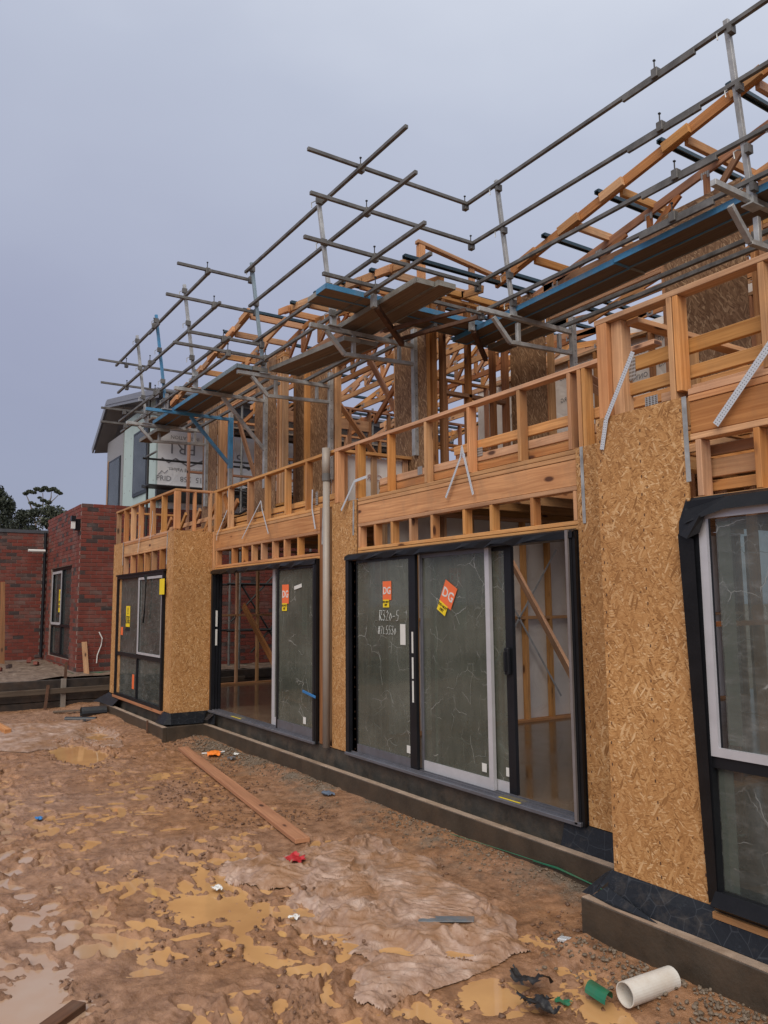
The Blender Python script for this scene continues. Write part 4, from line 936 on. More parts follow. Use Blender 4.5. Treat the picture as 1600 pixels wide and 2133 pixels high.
def upright(x, yb, mat=GALV, k=.132, ztop=6.27):
    u = sc('guard_post', (x, yb-.0, 4.74), (x, yb-k*(ztop-4.74), ztop), .042, mat)
    MB().box(x-.05, x+.05, yb-.08, yb+.08, 4.715, 4.728).box(x-.028, x+.028, yb-.03, yb+.03, 4.728, 4.98).build('post_base', GALV, u)
    for z in RZ:
        y = yb-k*(z-4.71)
        MB().tube([(x-.03, y+.03, z+.04), (x-.055, y-.01, z+.045), (x-.06, y-.06, z+.01), (x-.055, y-.06, z-.05)], .006, 5).build('locking_pin', GALV, u)
        MB().box(x+.022, x+.06, y-.05, y+.02, z-.035, z+.035).build('rail_clip', STEEL, u)
RZ = (6.16, 5.68, 5.17, 4.86)
RZL = (6.06, 5.56, 5.04, 4.83)
def coupler(x, y, z, par=None):
    c = MB().box(x-.032, x+.032, y-.03, y+.03, z-.045, z+.045).build('coupler', STEEL, par or SC, .004)
    MB().tube([(x-.01, y, z+.05), (x-.01, y, z+.13)], .006, 6).build('coupler_bolt', BLACKT, c)
    MB().box(x-.018, x+.0, y-.01, y+.01, z+.125, z+.138).build('bolt_head', BLACKT, c)
    return c
def rail(p, q, w=.037): return sc('guard_rail', p, q, w, STEEL)
ry = lambda yb, z: yb-.132*(z-4.71)-.035
# brackets
bracket(-9.617, 1.05); bracket(-7.516, 1.05, 4.685); bracket(-6.205, 2.40, 4.715, post=3.0); bracket(-3.38, 2.40, 4.79); bracket(-1.0, 2.4, 4.79)
bracket(-10.833, .585, kind='tri'); bracket(-12.247, .585, kind='blue'); bracket(-13.388, .585, 4.70)
for x, yb, m_ in ((-9.617, -.03, BLUEP), (-7.516, -.12, GALV), (-6.205, 1.44, GALV), (-3.36, 1.42, GALV), (-1.0, 1.42, GALV), (-10.833, -.57, GALV), (-12.247, -.56, BLUE), (-13.388, -.55, GALV)): upright(x, yb, m_)
for z, xe in zip(RZ, (-5.78, -5.72, -5.68, -5.65)): rail((-9.72, ry(-.05, z), z), (xe, ry(-.05, z), z))
for z, xl, xr in zip(RZL, (-14.66, -14.72, -14.83, -14.77), (-9.70, -9.51, -9.33, -9.39)): rail((xl, ry(-.57, z), z), (xr, ry(-.57, z), z))
for z in (6.20, 5.73, 5.26, 4.92): rail((-6.74, ry(1.44, z), z), (1.0, ry(1.44, z), z))
for x, ya, yb2, z, yc in ((-6.69, -.88, 1.19, 6.205, -.24), (-6.67, -.86, 1.25, 5.725, -.18), (-6.63, -.95, 1.3, 5.215, -.11), (-6.68, -.71, 1.38, 4.905, -.07)):
    rail((x, ya, z), (x, yb2, z)); coupler(x, yc, z-.02); coupler(x-.03, yb2+.02, z-.02)
for x, ya, yb2, z in ((-9.81, -1.21, -.2, 6.105), (-9.71, -1.38, -.16, 5.605), (-9.52, -1.14, -.15, 5.085), (-9.43, -1.36, -.13, 4.875)):
    rail((x, ya, z), (x, yb2, z)); coupler(x, ry(-.57, z), z-.02); coupler(x, yb2+.04, z)
for x, ya, yb2, z in ((-14.24, -1.2, .6, 5.97), (-14.16, -1.16, .6, 5.53), (-14.29, -1.11, .6, 5.1), (-14.18, -1.13, .6, 4.82)):
    rail((x, ya, z+.03), (x, yb2, z+.03), .036); coupler(x, -.7, z)
for z, x in ((6.20, -3.98), (5.73, -4.0), (5.26, -3.92), (4.92, -4.0)):
    y = ry(1.44, z); sc('rail_splice', (x-.42, y-.012, z-.03), (x+.34, y-.012, z-.03), .03, STEEL, h=.05); coupler(x-.05, y-.02, z)
for z, x in ((6.06, -12.2), (5.56, -12.6), (5.04, -12.5), (4.83, -13.0)): sc('rail_splice', (x-.3, ry(-.57, z)-.012, z-.03), (x+.25, ry(-.57, z)-.012, z-.03), .03, STEEL, h=.05); coupler(x, ry(-.57, z)-.02, z)
for x0, x1, y, z in ((-9.75, -7.0, .645, 4.745), (-9.75, -6.9, .885, 4.745), (-6.6, 1, 2.06, 4.79), (-6.6, 1, 2.27, 4.79), (-13.6, -9.9, .16, 4.745), (-13.6, -10.0, .38, 4.745)): sc('ledger_tube', (x0, y, z), (x1, y, z), .042, STEEL)
coupler(-3.72, 2.06, 4.79); coupler(-3.6, 2.27, 4.79)
k = sc('corner_brace', (-6.78, .0, 4.73), (-7.2, .62, 4.55), .055, RUST); MB().box(-6.81, -6.75, -.06, -.01, 4.72, 4.90).build('brace_clip', GALV, k)
k = sc('corner_brace', (-6.83, 1.38, 4.74), (-7.34, 2.0, 4.64), .055, RUST); MB().box(-6.86, -6.80, 1.33, 1.38, 4.74, 4.88).build('brace_clip', GALV, k)
sc('corner_ledger', (-7.2, .62, 4.62), (-6.3, 1.0, 4.66), .04, RUST); sc('corner_ledger', (-7.1, .3, 4.62), (-6.2, .75, 4.66), .04, RUST)

# planks lying on the brackets: things of their own
PG = 'planks laid on the scaffold brackets'
def plank(p, q, label, edge, w=.225, th=.058):
    p, q = V(p), V(q); d = (q-p).normalized(); sd = d.cross(V((0, 0, 1))).normalized()
    t = thing('scaffold_plank', label, 'plank', tuple(p), PG)
    MB().beam(p+V((0, 0, .006)), q+V((0, 0, .006)), w-.012, th-.012).build('plank_deck', PLYU, t)
    for g in (1, -1): MB().beam(p+sd*g*(w/2-.004), q+sd*g*(w/2-.004), .008, th).build('edge_channel', edge, t)
    for e_ in (p, q): MB().beam(e_-d*.004, e_+d*.004, w-.018, th-.004).build('end_cap', edge, t)
def pl_(x0, x1, y, z0, z1, label, edge): plank((x0, y, z0), (x1, y, z1), label, edge)
pl_(-9.52, -7.48, .115, 4.765, 4.60, 'outer grey edged plank between the middle wall brackets', PLANKG)
pl_(-9.52, -7.48, .345, 4.765, 4.60, 'inner plank between the middle wall brackets, beside the trip tubes', PLANKG)
pl_(-7.78, -6.10, .150, 4.80, 4.80, 'outer grey edged plank ending in mid air beyond the middle wall', PLANKG)
pl_(-7.78, -6.04, .385, 4.80, 4.80, 'inner plank ending in mid air beyond the middle wall', PLANKG)
plank((-6.955, -.58, 4.865), (-6.955, 1.95, 4.865), 'blue edged plank crossing the inner corner, nearest the yard opening', BLUE)
plank((-7.185, -.56, 4.865), (-7.185, 1.93, 4.865), 'cross plank at the inner corner, lying beside the blue edged one', PLANKG)
pl_(-7.32, -4.8, 1.565, 4.795, 4.83, 'blue edged outer plank along the set-back wall at the inner corner', BLUE)
pl_(-7.25, -4.8, 1.795, 4.795, 4.83, 'inner plank along the set-back wall, behind the blue edged one', PLANKG)
pl_(-7.2, -6.25, 2.03, 4.74, 4.74, 'short lower plank tucked against the set-back corner panel', PLANKG)
pl_(-4.78, -2.4, 1.545, 4.83, 4.86, 'worn blue ribbed outer plank at the right, paint chipped white', BLUE)
pl_(-4.78, -2.4, 1.775, 4.83, 4.86, 'ribbed inner plank at the right, behind the chipped blue one', PLANKG)
pl_(-2.38, .9, 1.545, 4.86, 4.86, 'blue plank at the far right edge past the last guard post', BLUE)
pl_(-10.95, -9.58, -.33, 4.765, 4.765, 'outer light blue plank between the plain bracket and the middle wall', BLUEP)
pl_(-10.95, -9.58, -.10, 4.765, 4.765, 'inner plank between the plain bracket and the middle wall', PLANKG)
pl_(-12.28, -10.86, -.31, 4.765, 4.765, 'outer blue edged plank right of the blue bracket', BLUE)
pl_(-12.28, -10.86, -.08, 4.765, 4.765, 'inner plank right of the blue bracket', PLANKG)
pl_(-13.45, -12.30, -.31, 4.765, 4.765, 'outer blue edged plank left of the blue bracket', BLUE)
pl_(-13.45, -12.30, -.08, 4.765, 4.765, 'inner plank left of the blue bracket', PLANKG)
pl_(-14.3, -13.2, -.30, 4.60, 4.60, 'short plank hanging at the far left end of the scaffold', PLANKG)

# ------------------------------------------------------------------ brick house next door
BH = thing('brick_house', 'red brick neighbour house with white wrapped upper storey', 'house', (-19.5, 2, .2))
BX, BY, BL = -17.66, -.67, -21.55
Z0, Z1, ZL = .19, 3.80, 3.44
B('mortar_wall', -18.0, BX, BY+.11, 9, Z0-.6, Z1-.012, MORTAR, BH)
B('mortar_wall', -18.47, BX, BY, BY+.11, .40, 2.50, MORTAR, BH); B('mortar_wall', BL, -20.90, BY, BY+.11, .40, 2.50, MORTAR, BH)
B('mortar_wall', BL, BX, BY, BY+.11, 2.50, Z1-.012, MORTAR, BH); B('mortar_wall', BL, BX, BY, BY+.11, Z0-.5, .40, MORTAR, BH)
B('mortar_wall', BL-.2, BL, -9, BY, 0, ZL, MORTAR, BH); B('roof_capping', BL-.25, BL+.03, -9, BY+.0, ZL+.002, ZL+.085, simple('dark_capping', (.06, .065, .075), .5), BH)
def brick_mesh(dx, dy, dz):
    m = MB().box(-dx/2, dx/2, -dy/2, dy/2, -dz/2, dz/2); me = bpy.data.meshes.new('brick'); me.from_pydata(m.v, [], m.f)
    bm = bmesh.new(); bm.from_mesh(me); bmesh.ops.bevel(bm, geom=bm.edges[:], offset=.004, segments=1, affect='EDGES'); bm.to_mesh(me); bm.free(); me.materials.append(BRICK); return me
single, rest = [], []
n_r = int((Z1-Z0)/.086+.5)
for c in range(n_r):
    z = Z1-.043-c*.086
    y = BY+.115-.01+(.12 if c % 2 else 0)-.115
    if c % 2: single.append(('h', BX, BY+.055, z, 'R'))
    while y < 8.9:
        yc = y+.115
        (single if yc < .35 else rest).append(('s', BX, yc, z, 'R')); y += .24
    x = BX-.0-(.0 if c % 2 else .12)-.005
    while x > BL+.1:
        xc = x-.115; x -= .24
        if -20.98 < xc < -18.40 and .30 < z < 2.5:
            continue
        rest.append(('s', xc, BY, z, 'F'))
    if .30 < z < 2.5:
        for xc in (-18.43+.06, -20.94-.06):
            if c % 2: rest.append(('h', xc, BY, z, 'F'))
for c in range(int(3.2/.086)):
    z = ZL-.043-c*.086; y = BY-.01-(.12 if c % 2 else 0)
    while y > -8.8:
        yc = y-.115; y -= .24
        (single if yc > -1.72 and len(single) < 296 else rest).append(('s', BL, yc, z, 'L'))
bmR, bmH, = brick_mesh(.022, .23, .076), brick_mesh(.022, .11, .076)
for k, xx, yy, z, fc in single:
    link('brick', bmR if k == 's' else bmH, BH).location = (xx+.001-.0, yy, z)
m = MB()
for k, xx, yy, z, fc in rest:
    l = .115 if k == 's' else .055; j = random.uniform(-.001, .002)
    if fc == 'F': m.box(xx-l, xx+l, BY-.008-j, BY+.01, z-.038, z+.038)
    else: m.box(xx-.008, xx+.010+j, yy-l, yy+l, z-.038, z+.038)
for i in range(11): x = -20.85+i*.225; m.box(x, x+.215, BY-.03, BY+.1, .30, .395)
m.build('brick_field', BRICK, BH, kind='stuff')
nw = MB().box(-20.9, -18.47, BY+.03, BY+.10, 2.43, 2.499).box(-20.9, -18.47, BY+.03, BY+.10, .401, .46).box(-20.9, -20.83, BY+.031, BY+.10, .46, 2.43).box(-18.54, -18.47, BY+.031, BY+.10, .46, 2.43).box(-19.68, -19.60, BY+.02, BY+.09, .46, 2.43).box(-20.83, -18.54, BY+.025, BY+.09, 1.10, 1.16).build('window', BLACKAL, BH)
B('glass_pane', -20.83, -19.68, BY+.06, BY+.066, .46, 2.43, GLASSN, nw); B('glass_pane', -19.6, -18.54, BY+.06, BY+.066, .46, 2.43, GLASSN, nw)
MB().box(-20.83, -20.76, BY+.01, BY+.019, 1.16, 2.42).box(-19.72, -19.66, BY+.01, BY+.019, 1.16, 2.42).box(-20.76, -19.72, BY+.01, BY+.019, 2.36, 2.42).box(-20.76, -19.72, BY+.01, BY+.019, 1.14, 1.20).build('sash_frame', SILVAL, nw)
ysticker(nw, -20.0, BY+.055, 1.42, 1.98, .26)
wl = MB().box(-17.95, -17.75, BY-.12, BY-.01, 3.22, 3.46).build('wall_light', BLACKAL, BH); B('light_lens', -17.76, -17.68, BY-.20, BY-.125, 3.24, 3.40, WHITES, wl); B('light_cap', -17.78, -17.66, BY-.21, BY-.12, 3.405, 3.52, BLACKAL, wl)
MB().tube([(-21.45, BY-.08, 3.46), (-21.45, BY-.08, .3)], .04, 8).build('downpipe', BLACKAL, BH); MB().tube([(-21.3, BY-.10, 2.98), (-21.3, BY-.5, 2.98)], .035, 8).build('pipe_stub', WHITES, BH)
MB().tube([(BX+.03, -.235, 1.02), (BX+.06, -.17, .88), (BX+.06, -.19, .73), (BX+.05, -.26, .53), (BX+.05, -.27, .36)], .012, 6).build('white_cable', WHITES, BH)
B('green_flashing', BX+.012, BX+.03, -.6, 8, .02, .17, GREENP, BH); B('green_flashing', -21.3, -17.7, BY-.03, BY-.012, .05, .16, simple('muddy_green_plastic', (.07, .085, .05), .7, dirt=(.2, .15, .1)), BH)
# upper storey
UX, UY = -17.72, .92
wp = B('wall_wrap', UX-.1, UX, UY+.1, 9, 3.78, 6.36, WRAP, BH)
B('green_board', -20.55, UX+.001, UY, UY+.099, 3.78, 6.38, TEAL, BH)
B('cladding', -22.2, -20.56, UY-.03, UY+.1, 3.78, 6.1, CLAD, BH)
uw = B('window', -21.95, -20.72, UY-.05, UY-.031, 3.85, 5.52, BLACKAL, BH); B('glass_pane', -21.80, -20.8, UY-.056, UY-.051, 3.9, 5.46, GLASSN, uw); B('timber_reveal', -22.02, -21.955, UY-.06, UY-.031, 3.85, 5.55, PINE, uw)
uw = B('window', -19.55, -18.35, UY-.03, UY-.001, 4.25, 5.85, BLACKAL, BH); B('glass_pane', -19.48, -18.42, UY-.036, UY-.031, 4.32, 5.78, GLASSN, uw)
for sx in np.arange(-20.4, -17.8, .5):
    for sz in np.arange(4.0, 6.6, .45): MB().box(sx, sx+.03, UY-.003, UY, sz, sz+.03).build('board_screw', GREYINK, BH)
# roof: raking verge and dark fascia
RY = UY-.3
MB().poly([(-22.6, RY, 5.86), (-21.15, RY, 6.86), (-20.3, RY, 6.72), (-20.3, UY+.1, 6.72), (-21.15, UY+.1, 6.82), (-22.5, UY+.1, 5.9)]).build('soffit', SOFFIT, BH)
r_ = MB(); r_.beam((-22.72, RY-.02, 5.94), (-21.18, RY-.02, 7.0), .04, .16); r_.beam((-21.18, RY-.02, 6.97), (-16.6, RY-.02, 6.20), .04, .22); r_.beam((-21.18, RY-.045, 6.95), (-16.6, RY-.045, 6.19), .02, .04)
r_.hexa([(-21.18 if not i & 1 else -16.6, RY if not i & 2 else 9, (7.02 if not i & 1 else 6.25)+(.06 if i & 4 else 0)) for i in range(8)], (5, 9, .06))
r_.hexa([(-22.72 if not i & 1 else -21.19, RY if not i & 2 else 9, (5.98 if not i & 1 else 7.02)+(.06 if i & 4 else 0)) for i in range(8)], (5, 9, .06)); r_.build('roof', ROOFM, BH)
B('fascia', -17.0, -16.9, UY-.25, 9, 6.0, 6.2, simple('dark_fascia', (.05, .05, .055), .5), BH); B('floor_band', UX+.001, UX+.12, UY, 9, 3.95, 4.24, BLACKT, BH)
YR_, YL_ = (0, 1, 0), (0, -1, 0); DN = (0, 0, -1)
xx = UX+.004
text('INSULATION', .12, (xx, 1.6, 5.5), YL_, DN, GREYINK, wp)
for y in (1.6, 3.6, 5.6):
    scrawl(wp, [[(xx, y-.55, 4.98), (xx, y-.38, 4.88), (xx, y-.22, 4.99), (xx, y+.1, 4.82), (xx, y+.5, 5.02)]], GREYINK, .02)

for y in (1.95, 4.1, 6.2):
    text('Good Old Fashioned Values.', .13, (xx, y, 4.73), YL_, DN, GREYINK, wp)
    for g_, w_ in ((.40, '1300'), (.0, '315'), (-.37, '258')): text(w_, .18, (xx, y+.05+g_, 4.52), YL_, DN, GREYINK, wp)
text('Good Old Fashioned Values.', .13, (xx, 3.4, 5.9), YL_, DN, GREYINK, wp); text('Good Old Fashioned Values.', .13, (xx, 5.3, 5.85), YL_, DN, GREYINK, wp)
wq = B('wall_wrap', UX-.02, UX+.003, .96, 1.30, 4.26, 5.7, WRAP, BH); text('PRID', .17, (xx+.004, 1.11, 4.50), YR_, ZU, GREYINK, wq); scrawl(wq, [[(xx+.004, .98, 4.58), (xx+.004, 1.06, 4.68), (xx+.004, 1.12, 4.62), (xx+.004, 1.2, 4.7)]], GREYINK, .008)
def spaced(w, y, z, size, dy):
    for i, ch in enumerate(w): text(ch, size, (xx, y+dy*((len(w)-1)/2-i), z), YL_, DN, GREYINK, wp, name='letter', sx=1.1)
spaced('PRI', 1.53, 5.24, .36, .24)
for y in (2.6, 4.0, 5.7): spaced('PRID', y, 5.24, .36, .26)
# black tube scaffold on its wall
NS = thing('tube_scaffold', 'dark tube scaffold standing against the white wrapped upper wall', 'scaffold', (-17.2, 3, .2))
for y in (.62, 2.6, 4.4, 6.2):
    for x in (-17.3, -16.7): 
        if x > -17 and y < 1: continue
        MB().tube([(x, y, -.3), (x, y, 6.6)], .028, 7).build('standard', BLACKT if y < 1 else STEEL, NS)
for z in (1.0, 2.05, 4.22, 4.85, 5.6):
    for x in (-17.3, -16.7): MB().tube([(x, .5 if x < -17 else 2.3, z), (x, 7, z)], .026, 7).build('ledger', BLACKT, NS)
for y, z in ((.62, 4.9), (.62, 5.4), (2.6, 4.2), (2.6, 5.6)): MB().tube([(-17.35, y-.01, z), (-16.65, y-.01, z)], .024, 7).build('transom', STEEL, NS)
for p, q in (((-16.72, 2.4, 2.4), (-16.72, 3.6, .6)), ((-16.72, 2.4, 1.2), (-16.72, 3.8, 2.6)), ((-16.72, 2.9, .5), (-16.72, 3.9, 1.6))): MB().tube([p, q], .022, 6).build('diagonal', BLACKT, NS)
B('standing_deck', -17.35, -16.65, .5, 7, 5.62, 5.66, PLYU, NS); B('standing_deck', -17.35, -16.8, .5, 7, 4.18, 4.205, BLACKT, NS)

# ------------------------------------------------------------------ retaining wall
RW = thing('retaining_wall', 'low dark timber sleeper wall with grey post and stretcher rail below the bricks', 'wall', (-16.2, -2, -.35))
for i in range(3):
    for y0, y1 in ((-9, -5.6), (-5.59, -3.4), (-3.39, -1.2), (-1.19, 1.2), (1.21, 3.6), (3.61, 6.0), (6.01, 9)):
        B('sleeper', -16.32, -16.25+random.uniform(-.01, .01), y0, y1, -.43+i*.205, -.235+i*.205, SLEEPER, RW, .008)
for y in (-5.6, -3.4, -1.2, 1.2, 3.6, 6.0): B('wall_post', -16.24, -16.16, y-.04, y+.05, -.6, .19, simple('grey_post', (.20, .175, .15), .6, 0, .15, 6), RW, .004)
BM('stretcher_rail', (-16.12, -8, -.06), (-16.12, 2.5, -.005), .04, .10, WOOD_G, RW, bevel=.004)
for y in (-1.55, -4.0): BM('timber_peg', (-16.05, y, -.5), (-16.10, y+.06, .10), .05, .05, RUST, RW, (0, 1, 0))
BM('steel_peg', (-16.2, -1.17, .1), (-16.2, -1.16, .5), .02, .05, RUST, RW, (0, 1, 0))

# ------------------------------------------------------------------ trees beyond
def blob_leaves(m, c, r, n, s):
    for i in range(n):
        d = rng.normal(size=3); d /= np.linalg.norm(d); q = np.array(c)+d*np.array(r)*rng.uniform(.35, 1.08)
        a = rng.normal(size=3); a /= np.linalg.norm(a); b = np.cross(a, rng.normal(size=3)); b /= np.linalg.norm(b); sz = s*rng.uniform(.5, 1.4)
        p0, p1, p2 = q-a*sz, q+b*sz*.55, q+a*sz
        p3 = q-b*sz*.55
        m.poly([tuple(p0), tuple(p1), tuple(p2), tuple(p3)], [(0, 0)]*4)
def tree(label, trunk, blobs, mat, dens, s, grp='gum trees beyond the brick house'):
    t = thing('gum_tree', label, 'tree', trunk[0][0], grp)
    m = MB()
    for pts, rad in [(tr, None) for tr in trunk]:
        m.tube(pts, list(np.linspace(.16 if pts is trunk[0] else .055, .02, len(pts))), 6)
    m.build('trunk', BARK, t)
    m = MB()
    for c, r in blobs: blob_leaves(m, c, r, int(dens*4.5*(r[0]*r[2]+.2)), s)
    m.build('crown', mat, t)
def tp_(px, py, dist):  # a spot on the far tree line, from a bearing and a height
    f = 1624.06; a = math.atan2(px-800, f)
    b = _yaw+a; h = dist*(-(py-1258.6))/f
    return (-math.cos(b)*dist/math.cos(a)*1.0, -4.335+math.sin(b)*dist/math.cos(a), 1.564+h)
D = 48.0
s1 = D/1624.06
def bl(px, py, rx, rz, D=D): return (tp_(px, py, D), (rx*s1, rx*s1*.8, rz*s1))
b0 = tp_(72, 1200, D)
tree('tall gum tree with a flat umbrella crown standing clear of the others', [[b0, tp_(72, 1120, D), tp_(70, 1085, D), tp_(62, 1055, D)], [tp_(70, 1085, D), tp_(95, 1045, D), tp_(115, 1025, D)], [tp_(66, 1070, D), tp_(55, 1040, D), tp_(48, 1025, D)], [tp_(80, 1065, D), tp_(84, 1040, D), tp_(82, 1020, D)], [tp_(95, 1045, D), tp_(100, 1030, D), tp_(100, 1015, D)]],
     [bl(46, 1021, 7, 3), bl(54, 1017, 8, 4), bl(63, 1019, 7, 3), bl(70, 1012, 9, 4), bl(79, 1015, 7, 3), bl(86, 1010, 9, 4), bl(95, 1014, 8, 4), bl(104, 1012, 9, 4), bl(112, 1017, 7, 4), bl(119, 1021, 6, 3), bl(58, 1041, 6, 3), bl(66, 1044, 5, 3), bl(84, 1036, 8, 3), bl(95, 1040, 8, 4), bl(76, 1030, 5, 2), bl(74, 1047, 7, 3)], LEAF, 520, .05)
D2 = 46
tree('rounded dense gum tree whose crown tops the brick parapet at right', [[tp_(100, 1200, D2), tp_(102, 1120, D2), tp_(100, 1075, D2)]], [bl(112, 1062, 24, 14, D2), bl(92, 1058, 17, 12, D2), bl(124, 1076, 17, 14, D2), bl(92, 1082, 20, 14, D2), bl(110, 1090, 20, 12, D2)], LEAF, 330, .075)
tree('broad shadowy gum tree behind the lower brick wall', [[tp_(50, 1200, 44), tp_(55, 1120, 44), tp_(48, 1080, 44)], [tp_(75, 1200, 44), tp_(73, 1110, 44), tp_(80, 1075, 44)]], [bl(52, 1072, 24, 15, 44), bl(35, 1085, 20, 14, 44), bl(68, 1062, 15, 9, 44), bl(20, 1098, 26, 14, 44), bl(62, 1098, 18, 10, 44), bl(40, 1065, 14, 9, 44)], LEAFD, 330, .075)
tree('dark upright gum tree cut by the left edge of the view', [[tp_(-8, 1200, 40), tp_(-6, 1100, 40), tp_(0, 1040, 40)]], [bl(-2, 1038, 18, 18, 40), bl(14, 1046, 12, 14, 40), bl(8, 1066, 20, 16, 40), bl(0, 1090, 28, 20, 40), bl(-12, 1020, 14, 14, 40)], LEAFD, 330, .075)

# ------------------------------------------------------------------ loose things on the mud
def board(p, q, w, h, label, mat, name='timber_board', up=(0, 0, 1)):
    return tag(BM(name, p, q, w, h, mat, None, up, .004), label, 'board', 'loose boards about the site')
board((-10.69, -.69, gb(-10.7, -.7)+.03), (-6.02, -1.25, gb(-6, -1.25)+.03), .13, .04, 'long orange timber board lying across the mud', wood('orange_wet_timber', (.60, .245, .065), (.42, .15, .035), grey=.15))
board((-4.10, -3.62, -.405), (-4.29, -3.37, -.395), .085, .04, 'short brown timber offcut in the puddle at lower left', WOOD_D)
board((-14.4, -2.62, gb(-14.4, -2.6)+.05), (-13.35, -2.52, gb(-13.4, -2.5)+.05), .10, .07, 'pale timber board end lying by the rear fabric at the left edge', PINE)
board((-17.42, -.50, .07), (-17.60, -.54, .82), .11, .02, 'light board strip leaning on the brick corner', PINE, up=(1, 0, 0))
board((-20.5, -1.74, .2), (-20.75, -1.78, 2.17), .10, .04, 'upright orange stud leaning by the lower brick wall', WOOD_W, up=(1, 0, 0))
board((-15.4, -1.5, gb(-15.4, -1.5)+.03), (-14.9, -.95, gb(-15, -1)+.03), .07, .03, 'thin grey batten lying below the sleeper wall', WOOD_G)
# white pipe offcut
a, b = V((-2.765, -1.16, -.335)), V((-2.745, -.83, -.335)); d = (b-a).normalized(); n = 28
m = MB(); s_ = d.cross(V((0, 0, 1))).normalized(); u = s_.cross(d)
ring = lambda c, r: [c+(s_*math.cos(2*math.pi*i/n)+u*math.sin(2*math.pi*i/n))*r for i in range(n)]
for r1, c1, r2, c2 in ((.058, a, .058, b), (.053, b, .053, a), (.053, a, .058, a), (.058, b, .053, b)):
    A_, B_ = ring(c1, r1), ring(c2, r2)
    for i in range(n): m.poly([A_[i], A_[(i+1) % n], B_[(i+1) % n], B_[i]], [(0, 0)]*4)
o = m.build('pipe_offcut', WHITEP, None, smooth=False); tag(o, 'white plastic pipe offcut lying on the mud by the kerb', 'pipe')
# crumpled scraps
def scrap(name, c, rx, ry, h, mat, label, cat, seed, n=13, curl=0, tears=.25):
    X, Y = np.meshgrid(np.linspace(-1, 1, n*2), np.linspace(-1, 1, n*2))
    rr = np.sqrt(X**2+Y**2); an = np.arctan2(Y, X)
    keep = rr < .75+tears*(fbm(np.cos(an)*2+5, np.sin(an)*2+5, 1.3, 3, seed)*2-1)*1.6
    Z = h*(1-np.abs(2*fbm(X+3, Y+3, 1.6, 3, seed+2)-1))+curl*X**2
    gx_, gy_ = c[0]+X*rx, c[1]+Y*ry
    o = grid_mesh(name, gx_, gy_, np.maximum(ground_h(gx_, gy_, False), -.413)+.004+Z, mat, keep=keep, smooth=False)
    return tag(o, label, cat)
scrap('red_scrap', (-5.58, -1.54), .15, .13, .07, REDP, 'torn red plastic scrap on the crumpled fabric', 'scrap', 3)
scrap('orange_scrap', (-9.98, -.52), .15, .12, .05, ORANGEP, 'crumpled orange plastic scrap beside the long board', 'scrap', 5)
scrap('white_scrap', (-5.42, -2.22), .07, .05, .035, WHITES, 'white scrap at the edge of the orange puddle', 'scrap', 8)
scrap('white_scrap', (-9.73, -.32), .07, .05, .03, WHITES, 'white scrap by the kerb under the left sliding door', 'scrap', 9)
scrap('white_scrap', (-4.66, -2.0), .05, .05, .03, WHITES, 'small white scrap floating in the puddle under the fabric', 'scrap', 12)
scrap('black_rag', (-3.15, -1.42), .17, .12, .10, RAGB, 'twisted black rag lying in the lower right puddle', 'rag', 14, tears=.4)
scrap('black_rag', (-2.98, -1.55), .15, .10, .07, RAGB, 'flat black rag at the lower frame edge beside the green offcut', 'rag', 15, tears=.4)
scrap('grey_scrap', (-9.55, -.45), .09, .07, .05, simple('grey_foil', (.13, .13, .14), .4, .3), 'small dark foil scrap near the white scrap by the kerb', 'scrap', 17)
scrap('blue_scrap', (-8.1, -2.94), .07, .05, .02, BLUET, 'small blue scrap on the rutted mud at left', 'scrap', 18)
scrap('blue_scrap', (-7.2, -.36), .14, .06, .03, simple('grey_blue_plastic', (.10, .13, .18), .5), 'flat grey blue plastic sliver by the kerb rubble', 'scrap', 19)
# green curled offcut
m = MB(); c0 = V((-2.90, -1.20, -.37))
for i in range(10):
    for j in range(1):
        t0, t1 = -1.2+i*.28, -1.2+(i+1)*.28; f = lambda t, s: c0+V((.17*s-.02*t, .05*math.sin(t)*1.2-.02*s, .055*math.cos(t)-.02))
        m.poly([f(t0, -.4), f(t1, -.4+.05*i/9), f(t1, .45), f(t0, .45)])
tag(m.build('green_offcut', GREENP, None), 'curled green plastic offcut beside the white pipe', 'offcut')
scrap('green_offcut', (-2.98, -1.36), .08, .05, .02, GREENP, 'flat green plastic piece half sunk in the puddle', 'offcut', 23)
tag(BM('tile_offcut', (-4.13, -1.42, gb(-4.1, -1.4)+.035), (-3.90, -1.17, gb(-4, -1.2)+.055), .08, .008, TILEG, None, (0, 0, 1), .002), 'muddy grey tile strip lying on the crumpled fabric', 'offcut')
tag(BM('steel_bracket', (-3.50, -.86, gb(-3.5, -.86)+.02), (-3.37, -.82, gb(-3.4, -.8)+.03), .05, .02, STRAP, None, (0, 0, 1), .003), 'small ridged steel bracket on the mud by the right kerb end', 'bracket')
tag(BM('white_stick', (-10.2, -.60, gb(-10.2, -.6)+.02), (-10.0, -.36, gb(-10, -.4)+.03), .02, .015, WHITES, None), 'thin white stick on the rubble under the left door', 'stick')
tag(MB().tube([(-5.4, -.19, -.345), (-4.9, -.18, -.325), (-4.2, -.175, -.30), (-3.7, -.19, -.325), (-3.5, -.25, -.37)], .003, 5).build('green_string_line', GREENP, None), 'thin green cord trailing along the kerb base', 'cord')
MBs = MB()
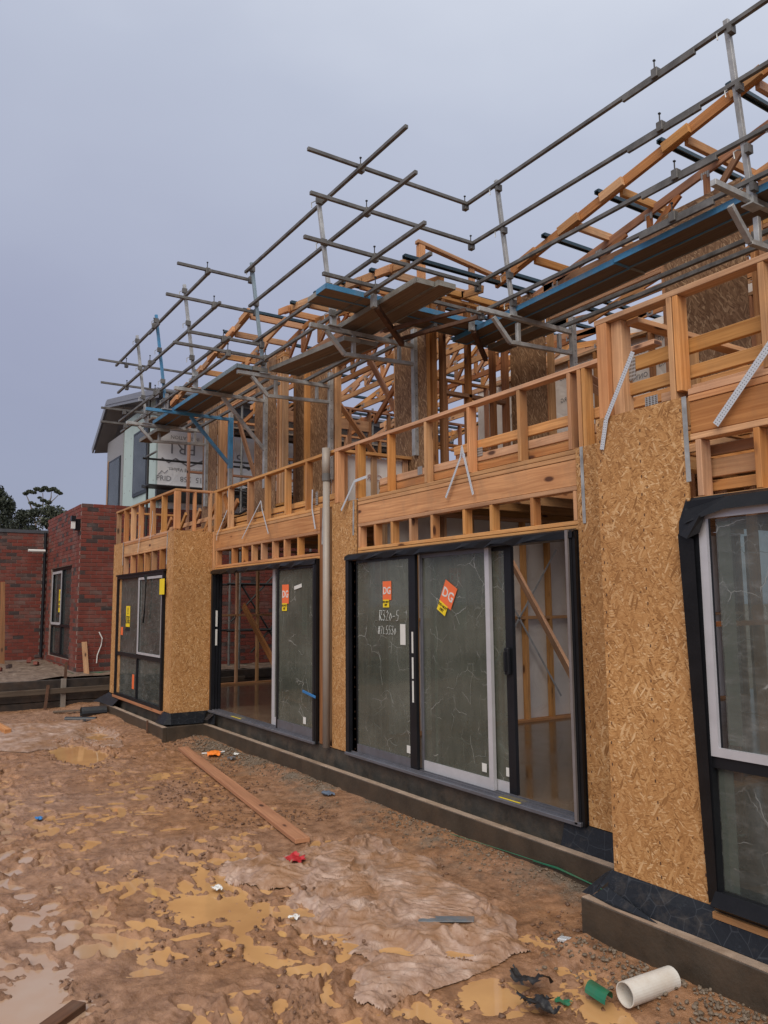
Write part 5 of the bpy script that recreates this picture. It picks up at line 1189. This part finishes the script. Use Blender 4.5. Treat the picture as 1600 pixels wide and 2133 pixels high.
tag(MB().poly([(-4.45, -.157, -.318), (-4.2, -.157, -.30), (-4.2, -.160, -.315), (-4.45, -.160, -.325)]).poly([(-4.2, -.157, -.30), (-3.85, -.157, -.325), (-3.85, -.160, -.333), (-4.2, -.160, -.315)]).build('green_plastic_strip', GREENP, None), 'torn green plastic strip stuck to the kerb face', 'plastic strip')
# black roll of plastic by the left bay
m = MB()
for c, l, r0, turns, az in (((-14.55, -1.0, -.28), .42, .11, 1.6, .15), ((-14.35, -1.25, -.36), .55, .05, 1.3, 1.2)):
    c = V(c); ax = V((math.sin(az)*.3, math.cos(az), 0)).normalized(); sx = ax.cross(V((0, 0, 1)))
    n = 26
    pr_ = [c+sx*(r0*(1-.35*i/n)*math.cos(2*math.pi*turns*i/n))+V((0, 0, 1))*(r0*(1-.35*i/n)*math.sin(2*math.pi*turns*i/n)) for i in range(n+1)]
    for i in range(n): m.poly([pr_[i]-ax*l/2, pr_[i+1]-ax*l/2, pr_[i+1]+ax*l/2, pr_[i]+ax*l/2])
m.poly([(-14.5, -1.5, -.37), (-14.0, -1.25, -.35), (-14.2, -.85, -.33), (-14.6, -.9, -.35)])
tag(m.build('plastic_roll', simple('black_dpc_plastic', (.022, .024, .028), .35), None), 'unrolled black plastic sheet roll in front of the left bay', 'plastic roll')
MB_ = MB().tube([(-12.0, -.80, -.45), (-12.0, -.80, -.14)], .016, 6).build('steel_pin', RUST, None); tag(MB_, 'rusty steel pin driven in before the left bay kerb', 'pin')
for i, (x, y, lab) in enumerate(((-20.2, -1.15, 'broken red brick heap on the dirt bank below the window'), (-18.6, -1.9, 'single broken red brick on the dirt bank behind the sleeper wall'), (-19.9, -1.95, 'red brick fragment on the dirt bank at the left edge'))):
    t = thing('broken_brick', lab, 'brick', (x, y, .22))
    for k in range(4 if i == 0 else 2): q = V((x+random.uniform(-.15, .15), y+random.uniform(-.12, .12), .24+.05*k)); BM('brick_fragment', q, q+V((random.uniform(.06, .14), random.uniform(-.08, .08), .03)), .09, .07, BRICK, t)
